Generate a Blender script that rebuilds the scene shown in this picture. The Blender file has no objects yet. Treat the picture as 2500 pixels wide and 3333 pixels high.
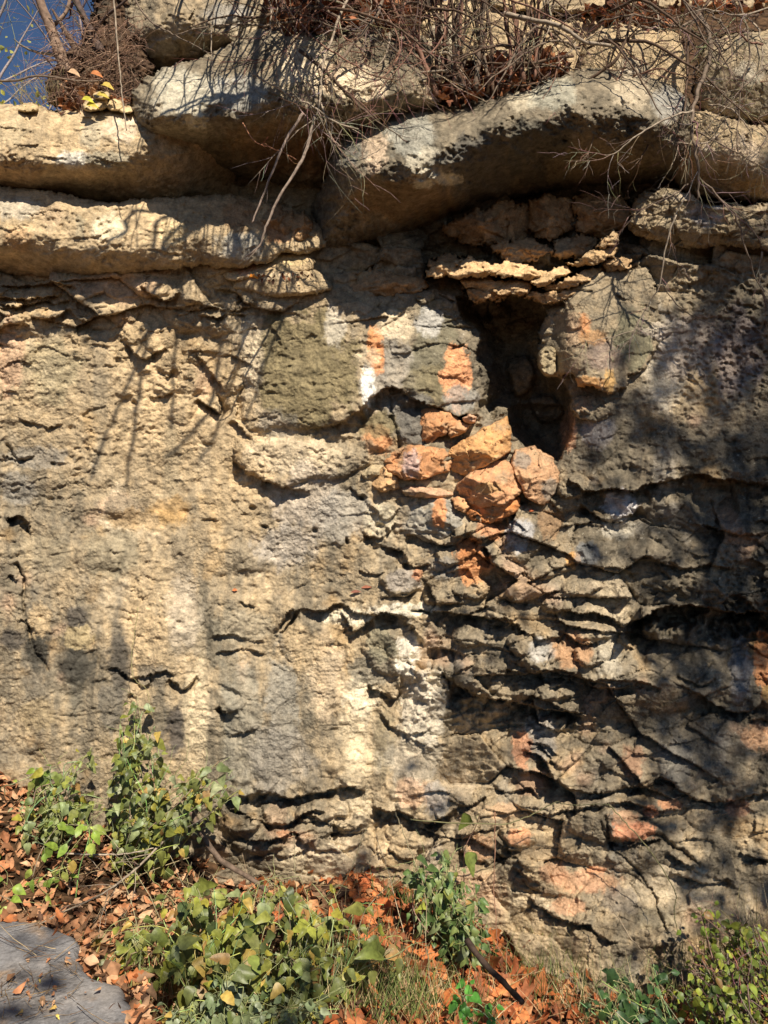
import bpy, math, random
import numpy as np
from mathutils import Vector

S = bpy.context.scene
COL = S.collection
PI = math.pi

# ------------------------------------------------------------------ camera
CY, CZ, TV, HV = -3.4, 1.6, 0.65, 1666.5          # camera y, height, tan(half vertical fov), half picture height
cam_d = bpy.data.cameras.new('camera')
cam = bpy.data.objects.new('camera', cam_d)
COL.objects.link(cam)
cam.location = (0, CY, CZ)
cam.rotation_euler = (PI/2, 0, 0)
cam_d.sensor_fit = 'VERTICAL'
cam_d.angle = 2*math.atan(TV)
cam_d.clip_start = 0.05
cam_d.clip_end = 600
S.camera = cam

# ------------------------------------------------------------------ light
LX, LZ = 0.42, 1.12            # the sun's rays run (-LX, 1, -LZ)
sun_dir = Vector((LX, -1.0, LZ)).normalized()      # towards the sun
ELEV = math.asin(sun_dir.z)
w = bpy.data.worlds.new('World')
S.world = w
w.use_nodes = True
nt = w.node_tree
bg = nt.nodes['Background']
sky = nt.nodes.new('ShaderNodeTexSky')
sky.sky_type = 'NISHITA'
sky.sun_disc = False
sky.sun_elevation = ELEV
sky.sun_rotation = math.atan2(sun_dir.x, sun_dir.y)
sky.air_density = 1.0
sky.dust_density = 0.0
sky.ozone_density = 5.0
sky.altitude = 1500
nt.links.new(sky.outputs[0], bg.inputs[0])
bg.inputs[1].default_value = 0.05
sl = bpy.data.lights.new('sun', 'SUN')
sl.energy = 5.0
sl.angle = math.radians(0.5)
sl.color = (1.0, 0.90, 0.74)
so = bpy.data.objects.new('sun', sl)
COL.objects.link(so)
so.rotation_euler = sun_dir.to_track_quat('Z', 'Y').to_euler()
so.location = sun_dir*12
S.view_settings.view_transform = 'Standard'
S.view_settings.look = 'None'
S.view_settings.exposure = 0.62
S.view_settings.gamma = 1
S.cycles.max_bounces = 4
S.cycles.diffuse_bounces = 2

# ------------------------------------------------------------------ helpers
def P(u, v, h):
    """picture position + distance in front of the nominal wall plane -> world"""
    k = TV*(-h - CY)/HV
    return np.stack([(u-1250)*k, -h + 0*u, CZ - (v-HV)*k], -1)

def Pv(u, v, h):
    k = TV*(-h - CY)/HV
    return Vector(((u-1250)*k, -h, CZ-(v-HV)*k))

def tag(o, label=None, cat=None, group=None, kind=None):
    if label: o['label'] = label
    if cat: o['category'] = cat
    if group: o['group'] = group
    if kind: o['kind'] = kind
    return o

def hsh(ix, iy, seed):
    a = (ix.astype(np.int64)*374761393 + iy.astype(np.int64)*668265263 + seed*1442695041) & 0xffffffff
    a = ((a ^ (a >> 13))*1274126177) & 0xffffffff
    a = ((a ^ (a >> 16))*2246822519) & 0xffffffff
    a = a ^ (a >> 15)
    return (a & 0xffffff)/float(0x1000000)

def noise(x, y, seed=0):
    """2D gradient noise about -1..1"""
    ix = np.floor(x); iy = np.floor(y)
    fx = x-ix; fy = y-iy
    sx = fx*fx*fx*(fx*(fx*6-15)+10); sy = fy*fy*fy*(fy*(fy*6-15)+10)
    def g(dx, dy):
        a = hsh(ix+dx, iy+dy, seed)*6.2831853
        return np.cos(a)*(fx-dx) + np.sin(a)*(fy-dy)
    a = g(0, 0); b = g(1, 0); c = g(0, 1); d = g(1, 1)
    return 1.45*((a+(b-a)*sx) + ((c+(d-c)*sx)-(a+(b-a)*sx))*sy)

def fbm(x, y, s, oct=4, seed=0, gain=.5, ay=1.0):
    r = 0; a = 1; t = 0
    for i in range(oct):
        r = r + a*noise(x/s, y/(s*ay), seed+i*17); t += a; a *= gain; s *= .47
    return r/t

def ridged(x, y, s, oct=4, seed=0, gain=.5, ay=1.0):
    r = 0; a = 1; t = 0
    for i in range(oct):
        n = 1-np.abs(noise(x/s, y/(s*ay), seed+i*13)); r = r+a*n*n; t += a; a *= gain; s *= .47
    return r/t

def worley(x, y, s, seed=0, ay=1.0):
    """F1, F2, id, plane value of the nearest cell"""
    x = x/s; y = y/(s*ay)
    ix = np.floor(x); iy = np.floor(y)
    f1 = np.full(x.shape, 9.); f2 = np.full(x.shape, 9.); cid = np.zeros(x.shape); pl = np.zeros(x.shape)
    for dx in (-1, 0, 1):
        for dy in (-1, 0, 1):
            cx = ix+dx; cy = iy+dy
            px = cx+hsh(cx, cy, seed); py = cy+hsh(cx, cy, seed+5)
            ex = x-px; ey = y-py
            d = np.sqrt(ex*ex+ey*ey)
            m = d < f1
            f2 = np.where(m, f1, np.minimum(f2, d))
            a = hsh(cx, cy, seed+9)*6.2831853
            pl = np.where(m, ex*np.cos(a)+ey*np.sin(a), pl)
            cid = np.where(m, hsh(cx, cy, seed+7), cid)
            f1 = np.where(m, d, f1)
    return f1, f2, cid, pl

def sstep(a, b, x):
    t = np.clip((x-a)/(b-a), 0, 1)
    return t*t*(3-2*t)

def smooth_poly(pts, closed=True, n=6):
    pts = np.array(pts, float); m = len(pts); out = []
    rng = range(m if closed else m-1)
    for i in rng:
        if closed: p0, p1, p2, p3 = pts[(i-1) % m], pts[i], pts[(i+1) % m], pts[(i+2) % m]
        else: p0, p1, p2, p3 = pts[max(i-1, 0)], pts[i], pts[i+1], pts[min(i+2, m-1)]
        for k in range(n):
            t = k/n
            out.append(.5*((2*p1)+(-p0+p2)*t+(2*p0-5*p1+4*p2-p3)*t*t+(-p0+3*p1-3*p2+p3)*t**3))
    if not closed: out.append(pts[-1])
    return np.array(out)

def seg_dist(U, V, pts, closed):
    """distance, signed side of the nearest segment (+ = left of travel), arc position 0..1"""
    n = len(pts); best = np.full(U.shape, 1e18); side = np.zeros(U.shape); arc = np.zeros(U.shape)
    m = n if closed else n-1
    L = [0]
    for i in range(m): L.append(L[-1]+math.hypot(*(pts[(i+1) % n]-pts[i])))
    for i in range(m):
        a = pts[i]; b = pts[(i+1) % n]; d = b-a; l2 = d@d+1e-9
        t = np.clip(((U-a[0])*d[0]+(V-a[1])*d[1])/l2, 0, 1)
        ex = U-a[0]-t*d[0]; ey = V-a[1]-t*d[1]
        q = ex*ex+ey*ey
        k = q < best
        best = np.where(k, q, best)
        side = np.where(k, (ex*d[1]-ey*d[0]), side)
        arc = np.where(k, (L[i]+t*math.sqrt(l2))/L[-1], arc)
    return np.sqrt(best), np.sign(side), arc

def poly_sd(U, V, pts):
    d, _, _ = seg_dist(U, V, pts, True)
    ins = np.zeros(U.shape, bool); n = len(pts)
    for i in range(n):
        x1, y1 = pts[i]; x2, y2 = pts[(i+1) % n]
        if y1 == y2: continue
        c = ((y1 > V) != (y2 > V)) & (U < (x2-x1)*(V-y1)/(y2-y1)+x1)
        ins ^= c
    return np.where(ins, d, -d)

def tps(ctrl, U, V):
    c = np.array(ctrl, float); n = len(c); X = c[:, :2]/500.; 
    def K(r2): return .5*r2*np.log(r2+1e-9)
    d2 = ((X[:, None]-X[None])**2).sum(-1)
    A = np.zeros((n+3, n+3)); A[:n, :n] = K(d2)+np.eye(n)*2e-3; A[:n, n] = 1; A[:n, n+1:] = X
    A[n, :n] = 1; A[n+1:, :n] = X.T
    s = np.linalg.solve(A, np.concatenate([c[:, 2], [0, 0, 0]]))
    u = U/500.; v = V/500.; r = s[n]+s[n+1]*u+s[n+2]*v
    for i in range(n): r = r+s[i]*K((u-X[i, 0])**2+(v-X[i, 1])**2)
    return r

def grid_mesh(name, pts, keep, mat, col=None, parent=None):
    """pts (nv,nu,3) grid, keep mask, optional rgb per vertex"""
    nv, nu = keep.shape
    q = keep[:-1, :-1] & keep[1:, :-1] & keep[:-1, 1:] & keep[1:, 1:]
    used = np.zeros(keep.shape, bool)
    used[:-1, :-1] |= q; used[1:, :-1] |= q; used[:-1, 1:] |= q; used[1:, 1:] |= q
    idx = np.full(keep.shape, -1, np.int32); idx[used] = np.arange(used.sum())
    f = np.stack([idx[1:, :-1][q], idx[1:, 1:][q], idx[:-1, 1:][q], idx[:-1, :-1][q]], -1).astype(np.int32)
    co = pts[used].astype(np.float32)
    me = bpy.data.meshes.new(name)
    me.vertices.add(len(co)); me.vertices.foreach_set('co', co.ravel())
    me.loops.add(f.size); me.loops.foreach_set('vertex_index', f.ravel())
    me.polygons.add(len(f)); me.polygons.foreach_set('loop_start', np.arange(0, f.size, 4, dtype=np.int32))
    me.polygons.foreach_set('loop_total', np.full(len(f), 4, np.int32))
    me.update(calc_edges=True)
    me.polygons.foreach_set('use_smooth', np.ones(len(f), bool))
    if col is not None:
        a = me.color_attributes.new('stone_colour', 'FLOAT_COLOR', 'POINT')
        c = np.ones((len(co), 4), np.float32); c[:, :3] = col[used]
        a.data.foreach_set('color', c.ravel())
    me.materials.append(mat)
    o = bpy.data.objects.new(name, me); COL.objects.link(o)
    if parent: o.parent = parent
    return o

# ------------------------------------------------------------------ materials
def new_mat(name, rough=.9, spec=.2):
    m = bpy.data.materials.new(name); m.use_nodes = True
    n = m.node_tree.nodes; b = n['Principled BSDF']
    b.inputs['Roughness'].default_value = rough
    b.inputs['Specular IOR Level'].default_value = spec
    return m, n, m.node_tree.links, b

def stone_material(name, bump=.35, contrast=.35):
    m, n, l, b = new_mat(name, .92, .15)
    at = n.new('ShaderNodeAttribute'); at.attribute_name = 'stone_colour'
    tc = n.new('ShaderNodeTexCoord')
    n1 = n.new('ShaderNodeTexNoise'); n1.inputs['Scale'].default_value = 28; n1.inputs['Detail'].default_value = 9; n1.inputs['Roughness'].default_value = .72
    n2 = n.new('ShaderNodeTexNoise'); n2.inputs['Scale'].default_value = 130; n2.inputs['Detail'].default_value = 5; n2.inputs['Roughness'].default_value = .7
    n3 = n.new('ShaderNodeTexVoronoi'); n3.inputs['Scale'].default_value = 75
    for x in (n1, n2, n3): l.new(tc.outputs['Object'], x.inputs['Vector'])
    r1 = n.new('ShaderNodeMapRange'); r1.inputs[1].default_value = .32; r1.inputs[2].default_value = .68
    r1.inputs[3].default_value = 1-contrast; r1.inputs[4].default_value = 1+contrast
    l.new(n1.outputs['Fac'], r1.inputs[0])
    r2 = n.new('ShaderNodeMapRange'); r2.inputs[1].default_value = .3; r2.inputs[2].default_value = .7
    r2.inputs[3].default_value = .78; r2.inputs[4].default_value = 1.2
    l.new(n2.outputs['Fac'], r2.inputs[0])
    mu = n.new('ShaderNodeMath'); mu.operation = 'MULTIPLY'; l.new(r1.outputs[0], mu.inputs[0]); l.new(r2.outputs[0], mu.inputs[1])
    vm = n.new('ShaderNodeVectorMath'); vm.operation = 'SCALE'
    l.new(at.outputs['Color'], vm.inputs[0]); l.new(mu.outputs[0], vm.inputs['Scale'])
    l.new(vm.outputs[0], b.inputs['Base Color'])
    ad = n.new('ShaderNodeMath'); ad.operation = 'MULTIPLY_ADD'; ad.inputs[1].default_value = .45
    hf = n.new('ShaderNodeMath'); hf.operation = 'MULTIPLY'; hf.inputs[1].default_value = .55; l.new(n1.outputs['Fac'], hf.inputs[0])
    l.new(n2.outputs['Fac'], ad.inputs[0]); l.new(hf.outputs[0], ad.inputs[2])
    ad2 = n.new('ShaderNodeMath'); ad2.operation = 'MULTIPLY_ADD'; ad2.inputs[1].default_value = .35
    l.new(n3.outputs['Distance'], ad2.inputs[0]); l.new(ad.outputs[0], ad2.inputs[2])
    bp = n.new('ShaderNodeBump'); n4 = n.new('ShaderNodeTexNoise'); n4.inputs['Scale'].default_value = 4.5; n4.inputs['Detail'].default_value = 4; l.new(tc.outputs['Object'], n4.inputs['Vector'])
    r4 = n.new('ShaderNodeMapRange'); r4.inputs[1].default_value = .38; r4.inputs[2].default_value = .62; r4.inputs[3].default_value = bump*.35; r4.inputs[4].default_value = min(1, bump*1.45)
    l.new(n4.outputs['Fac'], r4.inputs[0]); l.new(r4.outputs[0], bp.inputs['Strength']); bp.inputs['Distance'].default_value = .016
    l.new(ad2.outputs[0], bp.inputs['Height']); l.new(bp.outputs[0], b.inputs['Normal'])
    return m
M_STONE = stone_material('weathered_limestone', .68, .48)
M_SMOOTH = stone_material('smooth_limestone', .6, .34)

CREAM = np.array([.545, .405, .24]); PALE = np.array([.70, .58, .41]); GREY = np.array([.245, .202, .142])
DARK = np.array([.055, .050, .040]); ORANGE = np.array([.60, .27, .115]); OLIVE = np.array([.19, .155, .085])
WHITE = np.array([.86, .83, .76]); RUST = np.array([.36, .15, .06]); COOL = np.array([.25, .235, .21]); PINK = np.array([.58, .36, .24])
OCHRE = np.array([.45, .27, .10])

def grey_ramp(g):
    """0 cream .. .5 grey .. 1 near-black weathering"""
    g = np.clip(g, 0, 1)[..., None]
    a = CREAM+(GREY-CREAM)*np.clip(g/.55, 0, 1)
    return a+(DARK-a)*np.clip((g-.5)/.5, 0, 1)

def blend(c, colr, wgt):
    return c+(np.array(colr)-c)*np.clip(wgt, 0, 1)[..., None]

def stain_shade(c, U, V, u, v, ru, rv, colr, s=1., soft=.5, rot=0., seed=0, rag=.75):
    soft = soft*.6
    pad = 1.9
    ca, sa = math.cos(rot), math.sin(rot)
    du = U-u; dv = V-v
    x = (du*ca+dv*sa)/ru; y = (-du*sa+dv*ca)/rv
    box = (np.abs(x) < pad) & (np.abs(y) < pad)
    if not box.any(): return c
    x = x[box]; y = y[box]
    r = np.sqrt(x*x+y*y)+rag*fbm(U[box], V[box], max(18, .7*min(ru, rv)), 5, int(seed+u+3*v), .68, 1.5)
    wgt = s*(1-sstep(1-soft, 1+soft*.4, r))
    c[box] = blend(c[box], colr, wgt)
    return c

# ------------------------------------------------------------------ rocks as bodies with an outline, a relief and thickness
def stone_relief(U, V, rough=1., pits=.4, strata=0., facet=0., seed=0, scale=1.):
    r = .020*scale*fbm(U, V, 260*scale, 3, seed)+.010*rough*fbm(U, V, 75*scale, 4, seed+3, .55)
    r = r+.0035*rough*fbm(U, V, 16, 3, seed+8, .6)
    if pits > 0:
        wu = U+7*noise(U/23, V/23, seed+2); wv = V+7*noise(U/23, V/23, seed+4)
        f1, f2, ci, pl = worley(wu, wv, 19, seed+1)
        mk = sstep(-.15, .35, fbm(U, V, 130, 3, seed+6))
        r = r-.008*pits*mk*np.clip(1-f1*1.6, 0, 1)*(ci > .35)
        f1, f2, ci, pl = worley(wu, wv, 9.5, seed+11)
        r = r-.004*pits*(.3+.7*mk)*np.clip(1-f1*1.5, 0, 1)*(ci > .3)
    if strata > 0:
        ph = (V+.18*U*noise(U/900, V/900, seed+31)+38*fbm(U, V, 210, 3, seed+21))/46.
        s = ph-np.floor(ph)
        am = sstep(-.1, .45, fbm(U, V, 150, 3, seed+22, ay=.6))
        r = r+.022*strata*am*(s**1.5-.4)
        ph = (V+14*fbm(U, V, 80, 3, seed+23))/17.
        s = ph-np.floor(ph)
        am = sstep(-.05, .4, fbm(U, V, 70, 3, seed+24, ay=.6))
        r = r+.008*strata*am*(s-.5)
    if facet > 0:
        wu = U+16*noise(U/60, V/60, seed+42); wv = V+16*noise(U/60, V/60, seed+44)
        f1, f2, ci, pl = worley(wu, wv, 88*scale, seed+41, .75)
        r = r+facet*(.030*pl+.016*(ci-.5))*scale
        f1, f2, ci, pl = worley(wu, wv, 34*scale, seed+45, .75)
        r = r+facet*(.012*pl+.005*(ci-.5))
    return r

def rock(name, label, cat, poly, ctrl, R=.06, r=30, g=.2, rough=1., pits=.4, strata=0., facet=0., seed=1, jit=5,
         stains_shade=(), mat=None, group=None, kind=None, step=3, depth=.35, tint=None, gvar=.25, scale=1., gmap=None, planes=0, crust=(), lump=0., raw=False):
    pts = smooth_poly(poly, True, 5) if not (planes or raw) else np.array(poly, float)
    lo = pts.min(0)-14; hi = pts.max(0)+14
    U, V = np.meshgrid(np.arange(lo[0], hi[0], step), np.arange(lo[1], hi[1], step))
    ju = jit*fbm(U, V, 40, 3, seed+50)+.35*jit*noise(U/9, V/9, seed+52)
    jv = jit*fbm(U, V, 40, 3, seed+51)+.35*jit*noise(U/9, V/9, seed+53)
    sd = poly_sd(U+2*ju, V+2*jv, pts)
    h = tps(ctrl, U, V) if len(ctrl) > 3 else np.full(U.shape, ctrl[0][2])
    if len(ctrl) == 2:            # top and bottom height
        (u0, v0, h0), (u1, v1, h1) = ctrl; h = h0+(h1-h0)*np.clip((V-v0)/(v1-v0), 0, 1)
    if planes:
        rp = np.random.RandomState(seed); c0 = pts.mean(0); hw = pts.max(0)-pts.min(0); rad = .5*np.sqrt(hw[0]*hw[1])
        base = h.copy(); q = np.full(U.shape, .02)
        xx = (U+3*noise(U/30, V/30, seed)-c0[0])/(hw[0]/2); yy = (V+3*noise(U/30, V/30, seed+1)-c0[1])/(hw[1]/2)
        for k in range(planes):
            a = 2*PI*(k+rp.uniform(-.3, .3))/planes; off = rp.uniform(-.05, .55); sl_ = rp.uniform(.35, 1.3)*rad*.0013
            q = np.minimum(q, -(xx*math.cos(a)+yy*math.sin(a)-off)*sl_)
        h = base+q
    e = np.clip(sd/r, 0, 1)
    h = h+R*(np.sqrt(1-(1-e)**2)-1)
    if lump: h = h+lump*(ridged(U, V, 190, 4, seed+70, .5, .7)-.6)
    for (a_, b_, c_, d_, s_) in crust:
        k = s_*np.clip(1.4-np.hypot((U-a_)/c_, (V-b_)/d_)+.5*fbm(U, V, 40, 3, seed+71), 0, 1)
        wu = U+6*noise(U/14, V/14, seed+72); wv = V+6*noise(U/14, V/14, seed+73)
        f1, f2, ci, pl = worley(wu, wv, 17, seed+74)
        h = h+k*(.026*np.clip(1-f1*1.2, 0, 1)*(ci > .45)*ci)
    h = h+stone_relief(U, V, rough, pits, strata, facet, seed, scale)
    h = np.where(sd < 0, h-np.minimum(-sd/5.0, 1)*depth, h)
    gg = g+1.5*gvar*fbm(U, V, 170, 5, seed+60, .65, 1.6)+.22*fbm(U, V, 30, 3, seed+61)
    if gmap is not None: gg = gg+gmap(U, V)
    c = grey_ramp(gg)
    if tint is not None: c = blend(c, tint[:3], tint[3]*(.25+.75*sstep(-.42, -.05, fbm(U, V, 75, 5, seed+62, .65)))*(.85+.3*fbm(U, V, 20, 3, seed+63)))
    for s in stains_shade: c = stain_shade(c, U, V, *s[:4], s[4], *(s[5:]))
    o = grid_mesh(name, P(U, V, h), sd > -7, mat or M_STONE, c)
    return tag(o, label, cat, group, kind)

# ------------------------------------------------------------------ the cliff
ua = np.concatenate([np.arange(-2600, -60, 22), np.arange(-60, 2560, 3.), np.arange(2560, 5200, 22)])
va = np.concatenate([np.arange(560, 3420, 3.), np.arange(3420, 4300, 20)])
U, V = np.meshgrid(ua, va)

def table(rows, u0, du, v0, dv):
    T = np.array(rows, float)
    x = np.clip((U-u0)/du, 0, T.shape[1]-1.001); y = np.clip((V-v0)/dv, 0, T.shape[0]-1.001)
    ix = x.astype(int); iy = y.astype(int); fx = x-ix; fy = y-iy
    fx = fx*fx*(3-2*fx); fy = fy*fy*(3-2*fy)
    return (T[iy, ix]*(1-fx)+T[iy, ix+1]*fx)*(1-fy)+(T[iy+1, ix]*(1-fx)+T[iy+1, ix+1]*fx)*fy

# broad form, metres in front of the wall plane: columns u=0,250..2500, rows v=600,850,1100..3350
H = table([
 [-.20,-.20,-.20,-.20,-.20,-.25,-.25,-.25,-.20,-.10,-.05],
 [ .08, .08, .08, .05,-.02,-.08,-.08,-.08, .00, .04, .04],
 [ .06, .05, .04, .01, .02, .03, .00,-.05, .05, .06, .06],
 [ .05, .04, .02, .00, .06, .07, .02,-.03, .08, .09, .10],
 [ .03, .03, .01, .00, .04, .06, .06, .05, .08, .10, .12],
 [ .06, .06, .04, .02, .02, .05, .07, .09, .11, .15, .17],
 [ .10, .09, .07, .05, .04, .05, .08, .11, .15, .16, .16],
 [ .10, .10, .09, .08, .07, .07, .09, .13, .17, .17, .17],
 [ .12, .12, .11, .11, .11, .11, .12, .16, .20, .20, .20],
 [ .14, .14, .14, .13, .10, .10, .14, .22, .27, .27, .26],
 [ .18, .18, .16, .14, .12, .12, .18, .30, .40, .40, .38],
 [ .22, .22, .20, .18, .14, .14, .22, .40, .52, .52, .50]], 0, 250, 600, 250)
G = table([
 [.30,.15,.10,.30,.30,.50,.60,.70,.70,.50,.50],
 [.15,.10,.08,.15,.35,.40,.60,.50,.60,.45,.50],
 [.20,.20,.05,.12,.35,.38,.60,.60,.55,.30,.50],
 [.35,.18,.08,.08,.25,.35,.50,.60,.70,.60,.70],
 [.35,.40,.25,.15,.28,.40,.45,.50,.62,.65,.85],
 [.40,.36,.26,.34,.38,.34,.46,.48,.50,.58,.82],
 [.36,.42,.26,.32,.42,.24,.50,.50,.54,.56,.66],
 [.32,.42,.26,.44,.42,.18,.40,.46,.58,.60,.56],
 [.35,.35,.30,.45,.38,.18,.36,.38,.48,.50,.50],
 [.40,.30,.30,.35,.30,.30,.28,.34,.38,.36,.42],
 [.50,.40,.40,.40,.40,.40,.40,.42,.45,.50,.55]], 0, 250, 750, 250)
STR = table([                                         # how much the rock splits into layers
 [.6,.6,.5,.5,.5,.8,1.,1.,1.,.8,.8],
 [.9,.7,.5,.6,.4,.5,.8,.6,.7,.4,.3],
 [.25,.2,.2,.4,.0,.05,.3,.3,.1,.1,.1],
 [.2,.1,.1,.1,.0,.1,.3,.4,.3,.3,.4],
 [.3,.1,.1,.1,.1,.3,.6,.8,.7,.6,.6],
 [.2,.1,.1,.1,.2,.4,.8,.9,.8,.7,.7],
 [.2,.2,.1,.2,.3,.4,.9,1.,.9,.6,.6],
 [.1,.1,.1,.3,.1,.1,.6,.8,.6,.5,.4],
 [.2,.2,.3,.7,.6,.5,.8,.75,.6,.5,.45],
 [.3,.3,.3,.5,.4,.4,.5,.55,.4,.35,.3],
 [.3,.3,.3,.3,.3,.4,.4,.35,.3,.3,.3]], 0, 250, 750, 250)
PIT = table([
 [.5,.5,.5,.6,.6,.6,.6,.6,.6,.9,.9],
 [.5,.6,.9,1.,.3,.3,.4,.4,.4,1.2,1.5],
 [.5,.5,.8,.7,.2,.2,.4,.3,.4,1.3,1.3],
 [.5,.4,.5,.4,.9,.9,.6,.4,.6,.9,.8],
 [.5,.4,.4,.5,1.,1.,.6,.5,.8,1.2,1.3],
 [.4,.4,.4,.4,.5,.5,.5,.6,.8,1.2,1.5],
 [.4,.5,.5,.5,.5,.8,.6,.6,.6,.7,.8],
 [.5,.6,.6,.4,.4,.6,.4,.5,.5,.6,.8],
 [.4,.5,.5,.4,.4,.5,.4,.4,.5,.7,.7],
 [.4,.4,.4,.4,.4,.4,.3,.4,.4,.5,.5],
 [.4,.4,.4,.4,.4,.4,.4,.4,.4,.4,.4]], 0, 250, 750, 250)

WU = U+22*fbm(U, V, 120, 3, 301); WV = V+22*fbm(U, V, 120, 3, 302)
WU2 = U+13*fbm(U, V, 44, 4, 303, .6)+3*noise(U/8, V/8, 305); WV2 = V+13*fbm(U, V, 44, 4, 304, .6)+3*noise(U/8, V/8, 306)

def window(lo, hi, pad):
    j0 = max(0, np.searchsorted(ua, lo[0]-pad)); j1 = np.searchsorted(ua, hi[0]+pad)
    i0 = max(0, np.searchsorted(va, lo[1]-pad)); i1 = np.searchsorted(va, hi[1]+pad)
    return (slice(i0, i1), slice(j0, j1))

def lip(pts, A=.02, B=.03, w1=40, w2=30, taper=.12, sharp=3.):
    """a break in the rock: the side left of travel stands out by A, the other side is cut back by B"""
    global H
    p = smooth_poly(pts, False, 4)
    W = window(p.min(0), p.max(0), 3.2*max(w1, w2)+20)
    d, s, t = seg_dist(WU2[W], WV2[W], p, False)
    tp = np.clip(np.minimum(t, 1-t)/taper, 0, 1)**.6
    # fade past the ends
    e0 = np.hypot(WU2[W]-p[0][0], WV2[W]-p[0][1]); e1 = np.hypot(WU2[W]-p[-1][0], WV2[W]-p[-1][1])
    q = np.where(s > 0, A*np.exp(-(d/w1)**1.3), -B*np.exp(-(d/w2)**1.5)*sstep(0, sharp, d))
    tp = tp*np.clip(.75+.75*noise(U[W]/60, V[W]/60, 71)+.35*noise(U[W]/22, V[W]/22, 72), .12, 1.35)
    H[W] += tp*q

def crack(pts, B=.03, w=5, taper=.08):
    p = smooth_poly(pts, False, 4)
    W = window(p.min(0), p.max(0), 4*w+20)
    d, s, t = seg_dist(WU2[W], WV2[W], p, False)
    tp = np.clip(np.minimum(t, 1-t)/taper, 0, 1)**.6
    wv = w*(.6+.8*np.clip(.5+noise(U[W]/40, V[W]/40, 77), 0, 1))
    H[W] -= B*tp*np.exp(-(d/wv)**2)

def bump(u, v, ru, rv, a, rot=0., p=2.):
    """swelling (a>0) or hollow (a<0)"""
    R_ = max(ru, rv)*1.6
    W = window((u, v), (u, v), R_+30)
    ca, sa = math.cos(rot), math.sin(rot)
    du = WU[W]-u; dv = WV[W]-v
    r = np.hypot((du*ca+dv*sa)/ru, (-du*sa+dv*ca)/rv)
    H[W] += a*np.clip(1-r**p, 0, 1)**(.8 if p > 2 else 1.2)

def block(poly, a, r=25, tilt=(0, 0), keepin=None):
    """a raised (or sunken) block with a fairly crisp outline; tilt = metres per px in u and v"""
    p = smooth_poly(poly, True, 4); c = p.mean(0)
    W = window(p.min(0), p.max(0), 60)
    sd = poly_sd(WU2[W], WV2[W], p)
    e = np.clip(sd/r, 0, 1); k = np.sqrt(1-(1-e)**2)
    H[W] += k*(a+tilt[0]*(U[W]-c[0])+tilt[1]*(V[W]-c[1]))

# --- the dark hollow, centre right
block([(1490,960),(1560,985),(1640,940),(1730,960),(1790,1040),(1760,1120),(1790,1200),(1850,1270),(1875,1350),(1845,1440),(1820,1500),(1740,1480),(1670,1420),(1640,1345),(1590,1370),(1560,1320),(1585,1240),(1545,1160),(1560,1090),(1500,1030)], -.46, 80)
block([(1590,980),(1660,1010),(1640,1080),(1600,1060)], .10, 20)
block([(1650,1180),(1720,1160),(1740,1250),(1680,1290)], .09, 20)
block([(1720,1300),(1800,1290),(1830,1350),(1760,1380)], .08, 18)
block([(1560,1120),(1610,1140),(1600,1210),(1565,1200)], .08, 14)
block([(1640,1330),(1850,1330),(1840,1480),(1780,1500),(1700,1480),(1650,1440)], -.08, 30)
# --- the grey slab left of it, with its underside notch
block([(900,930),(1300,940),(1480,950),(1520,1060),(1560,1130),(1545,1200),(1580,1280),(1550,1345),(1480,1365),(1400,1335),(1290,1275),(1180,1345),(1060,1390),(930,1400),(800,1390),(790,1250),(840,1050)], .045, 110)
lip([(1020,1395),(1110,1372),(1180,1325),(1255,1262),(1290,1260),(1345,1300),(1410,1320),(1480,1352),(1560,1345)], .035, .075, 40, 75, .12)
block([(770,1440),(860,1420),(1000,1430),(1180,1455),(1210,1500),(1150,1540),(1100,1560),(1010,1560),(930,1590),(860,1560),(790,1530),(760,1480)], .035, 30)
lip([(755,1480),(800,1535),(860,1560),(930,1585),(1010,1600)], .03, .06, 50, 40)
lip([(770,1370),(765,1340),(790,1240)], .02, .03, 30, 20)
lip([(755,1365),(790,1400),(830,1430)], .02, .045, 30, 22)
crack([(1270,1290),(1280,1380),(1300,1430),(1300,1480)], .03, 5)
bump(1345, 1400, 70, 90, .03)
bump(1210, 1440, 60, 50, .03)
# --- left smooth wall
lip([(10,1480),(40,1490),(60,1500),(110,1490)], .01, .03, 20, 14)
crack([(20,1440),(45,1480),(70,1500),(110,1485)], .03, 6)
lip([(20,1690),(60,1680),(90,1700),(100,1740)], .015, .09, 20, 22)
lip([(60,1830),(70,1860),(75,1880)], .01, .06, 16, 14)
lip([(30,1870),(60,1890)], .01, .04, 16, 12)
crack([(60,1840),(80,1900),(75,1960),(90,2040),(115,2120),(150,2170),(160,2190)], .03, 5)
lip([(75,2010),(95,2045),(105,2040)], .015, .07, 16, 14)
crack([(220,1940),(270,2010),(300,2070),(320,2150),(340,2190),(420,2200)], .009, 4)
lip([(340,2180),(390,2180),(430,2205),(480,2200),(530,2185),(570,2200)], .012, .03, 24, 18)
lip([(430,2205),(470,2230),(490,2200)], .01, .05, 20, 20)
lip([(550,2210),(600,2240),(640,2200)], .012, .06, 20, 22)
lip([(420,2260),(450,2275)], .01, .05, 14, 14)
crack([(270,1360),(330,1325),(345,1320)], .015, 4)
lip([(60,1365),(110,1380),(160,1395),(200,1380)], .012, .02, 30, 18)
bump(360, 1650, 110, 45, .025); bump(330, 1800, 90, 60, .03); bump(590, 1790, 40, 55, .025); bump(480, 1900, 90, 160, .02)
bump(800, 1820, 90, 60, .03); bump(100, 1560, 150, 60, .02); bump(760, 2000, 120, 90, .03)
bump(250, 2100, 60, 180, .02); bump(550, 2080, 120, 160, .035); bump(150, 2350, 110, 150, .03); bump(330, 2350, 70, 150, .02)
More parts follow.
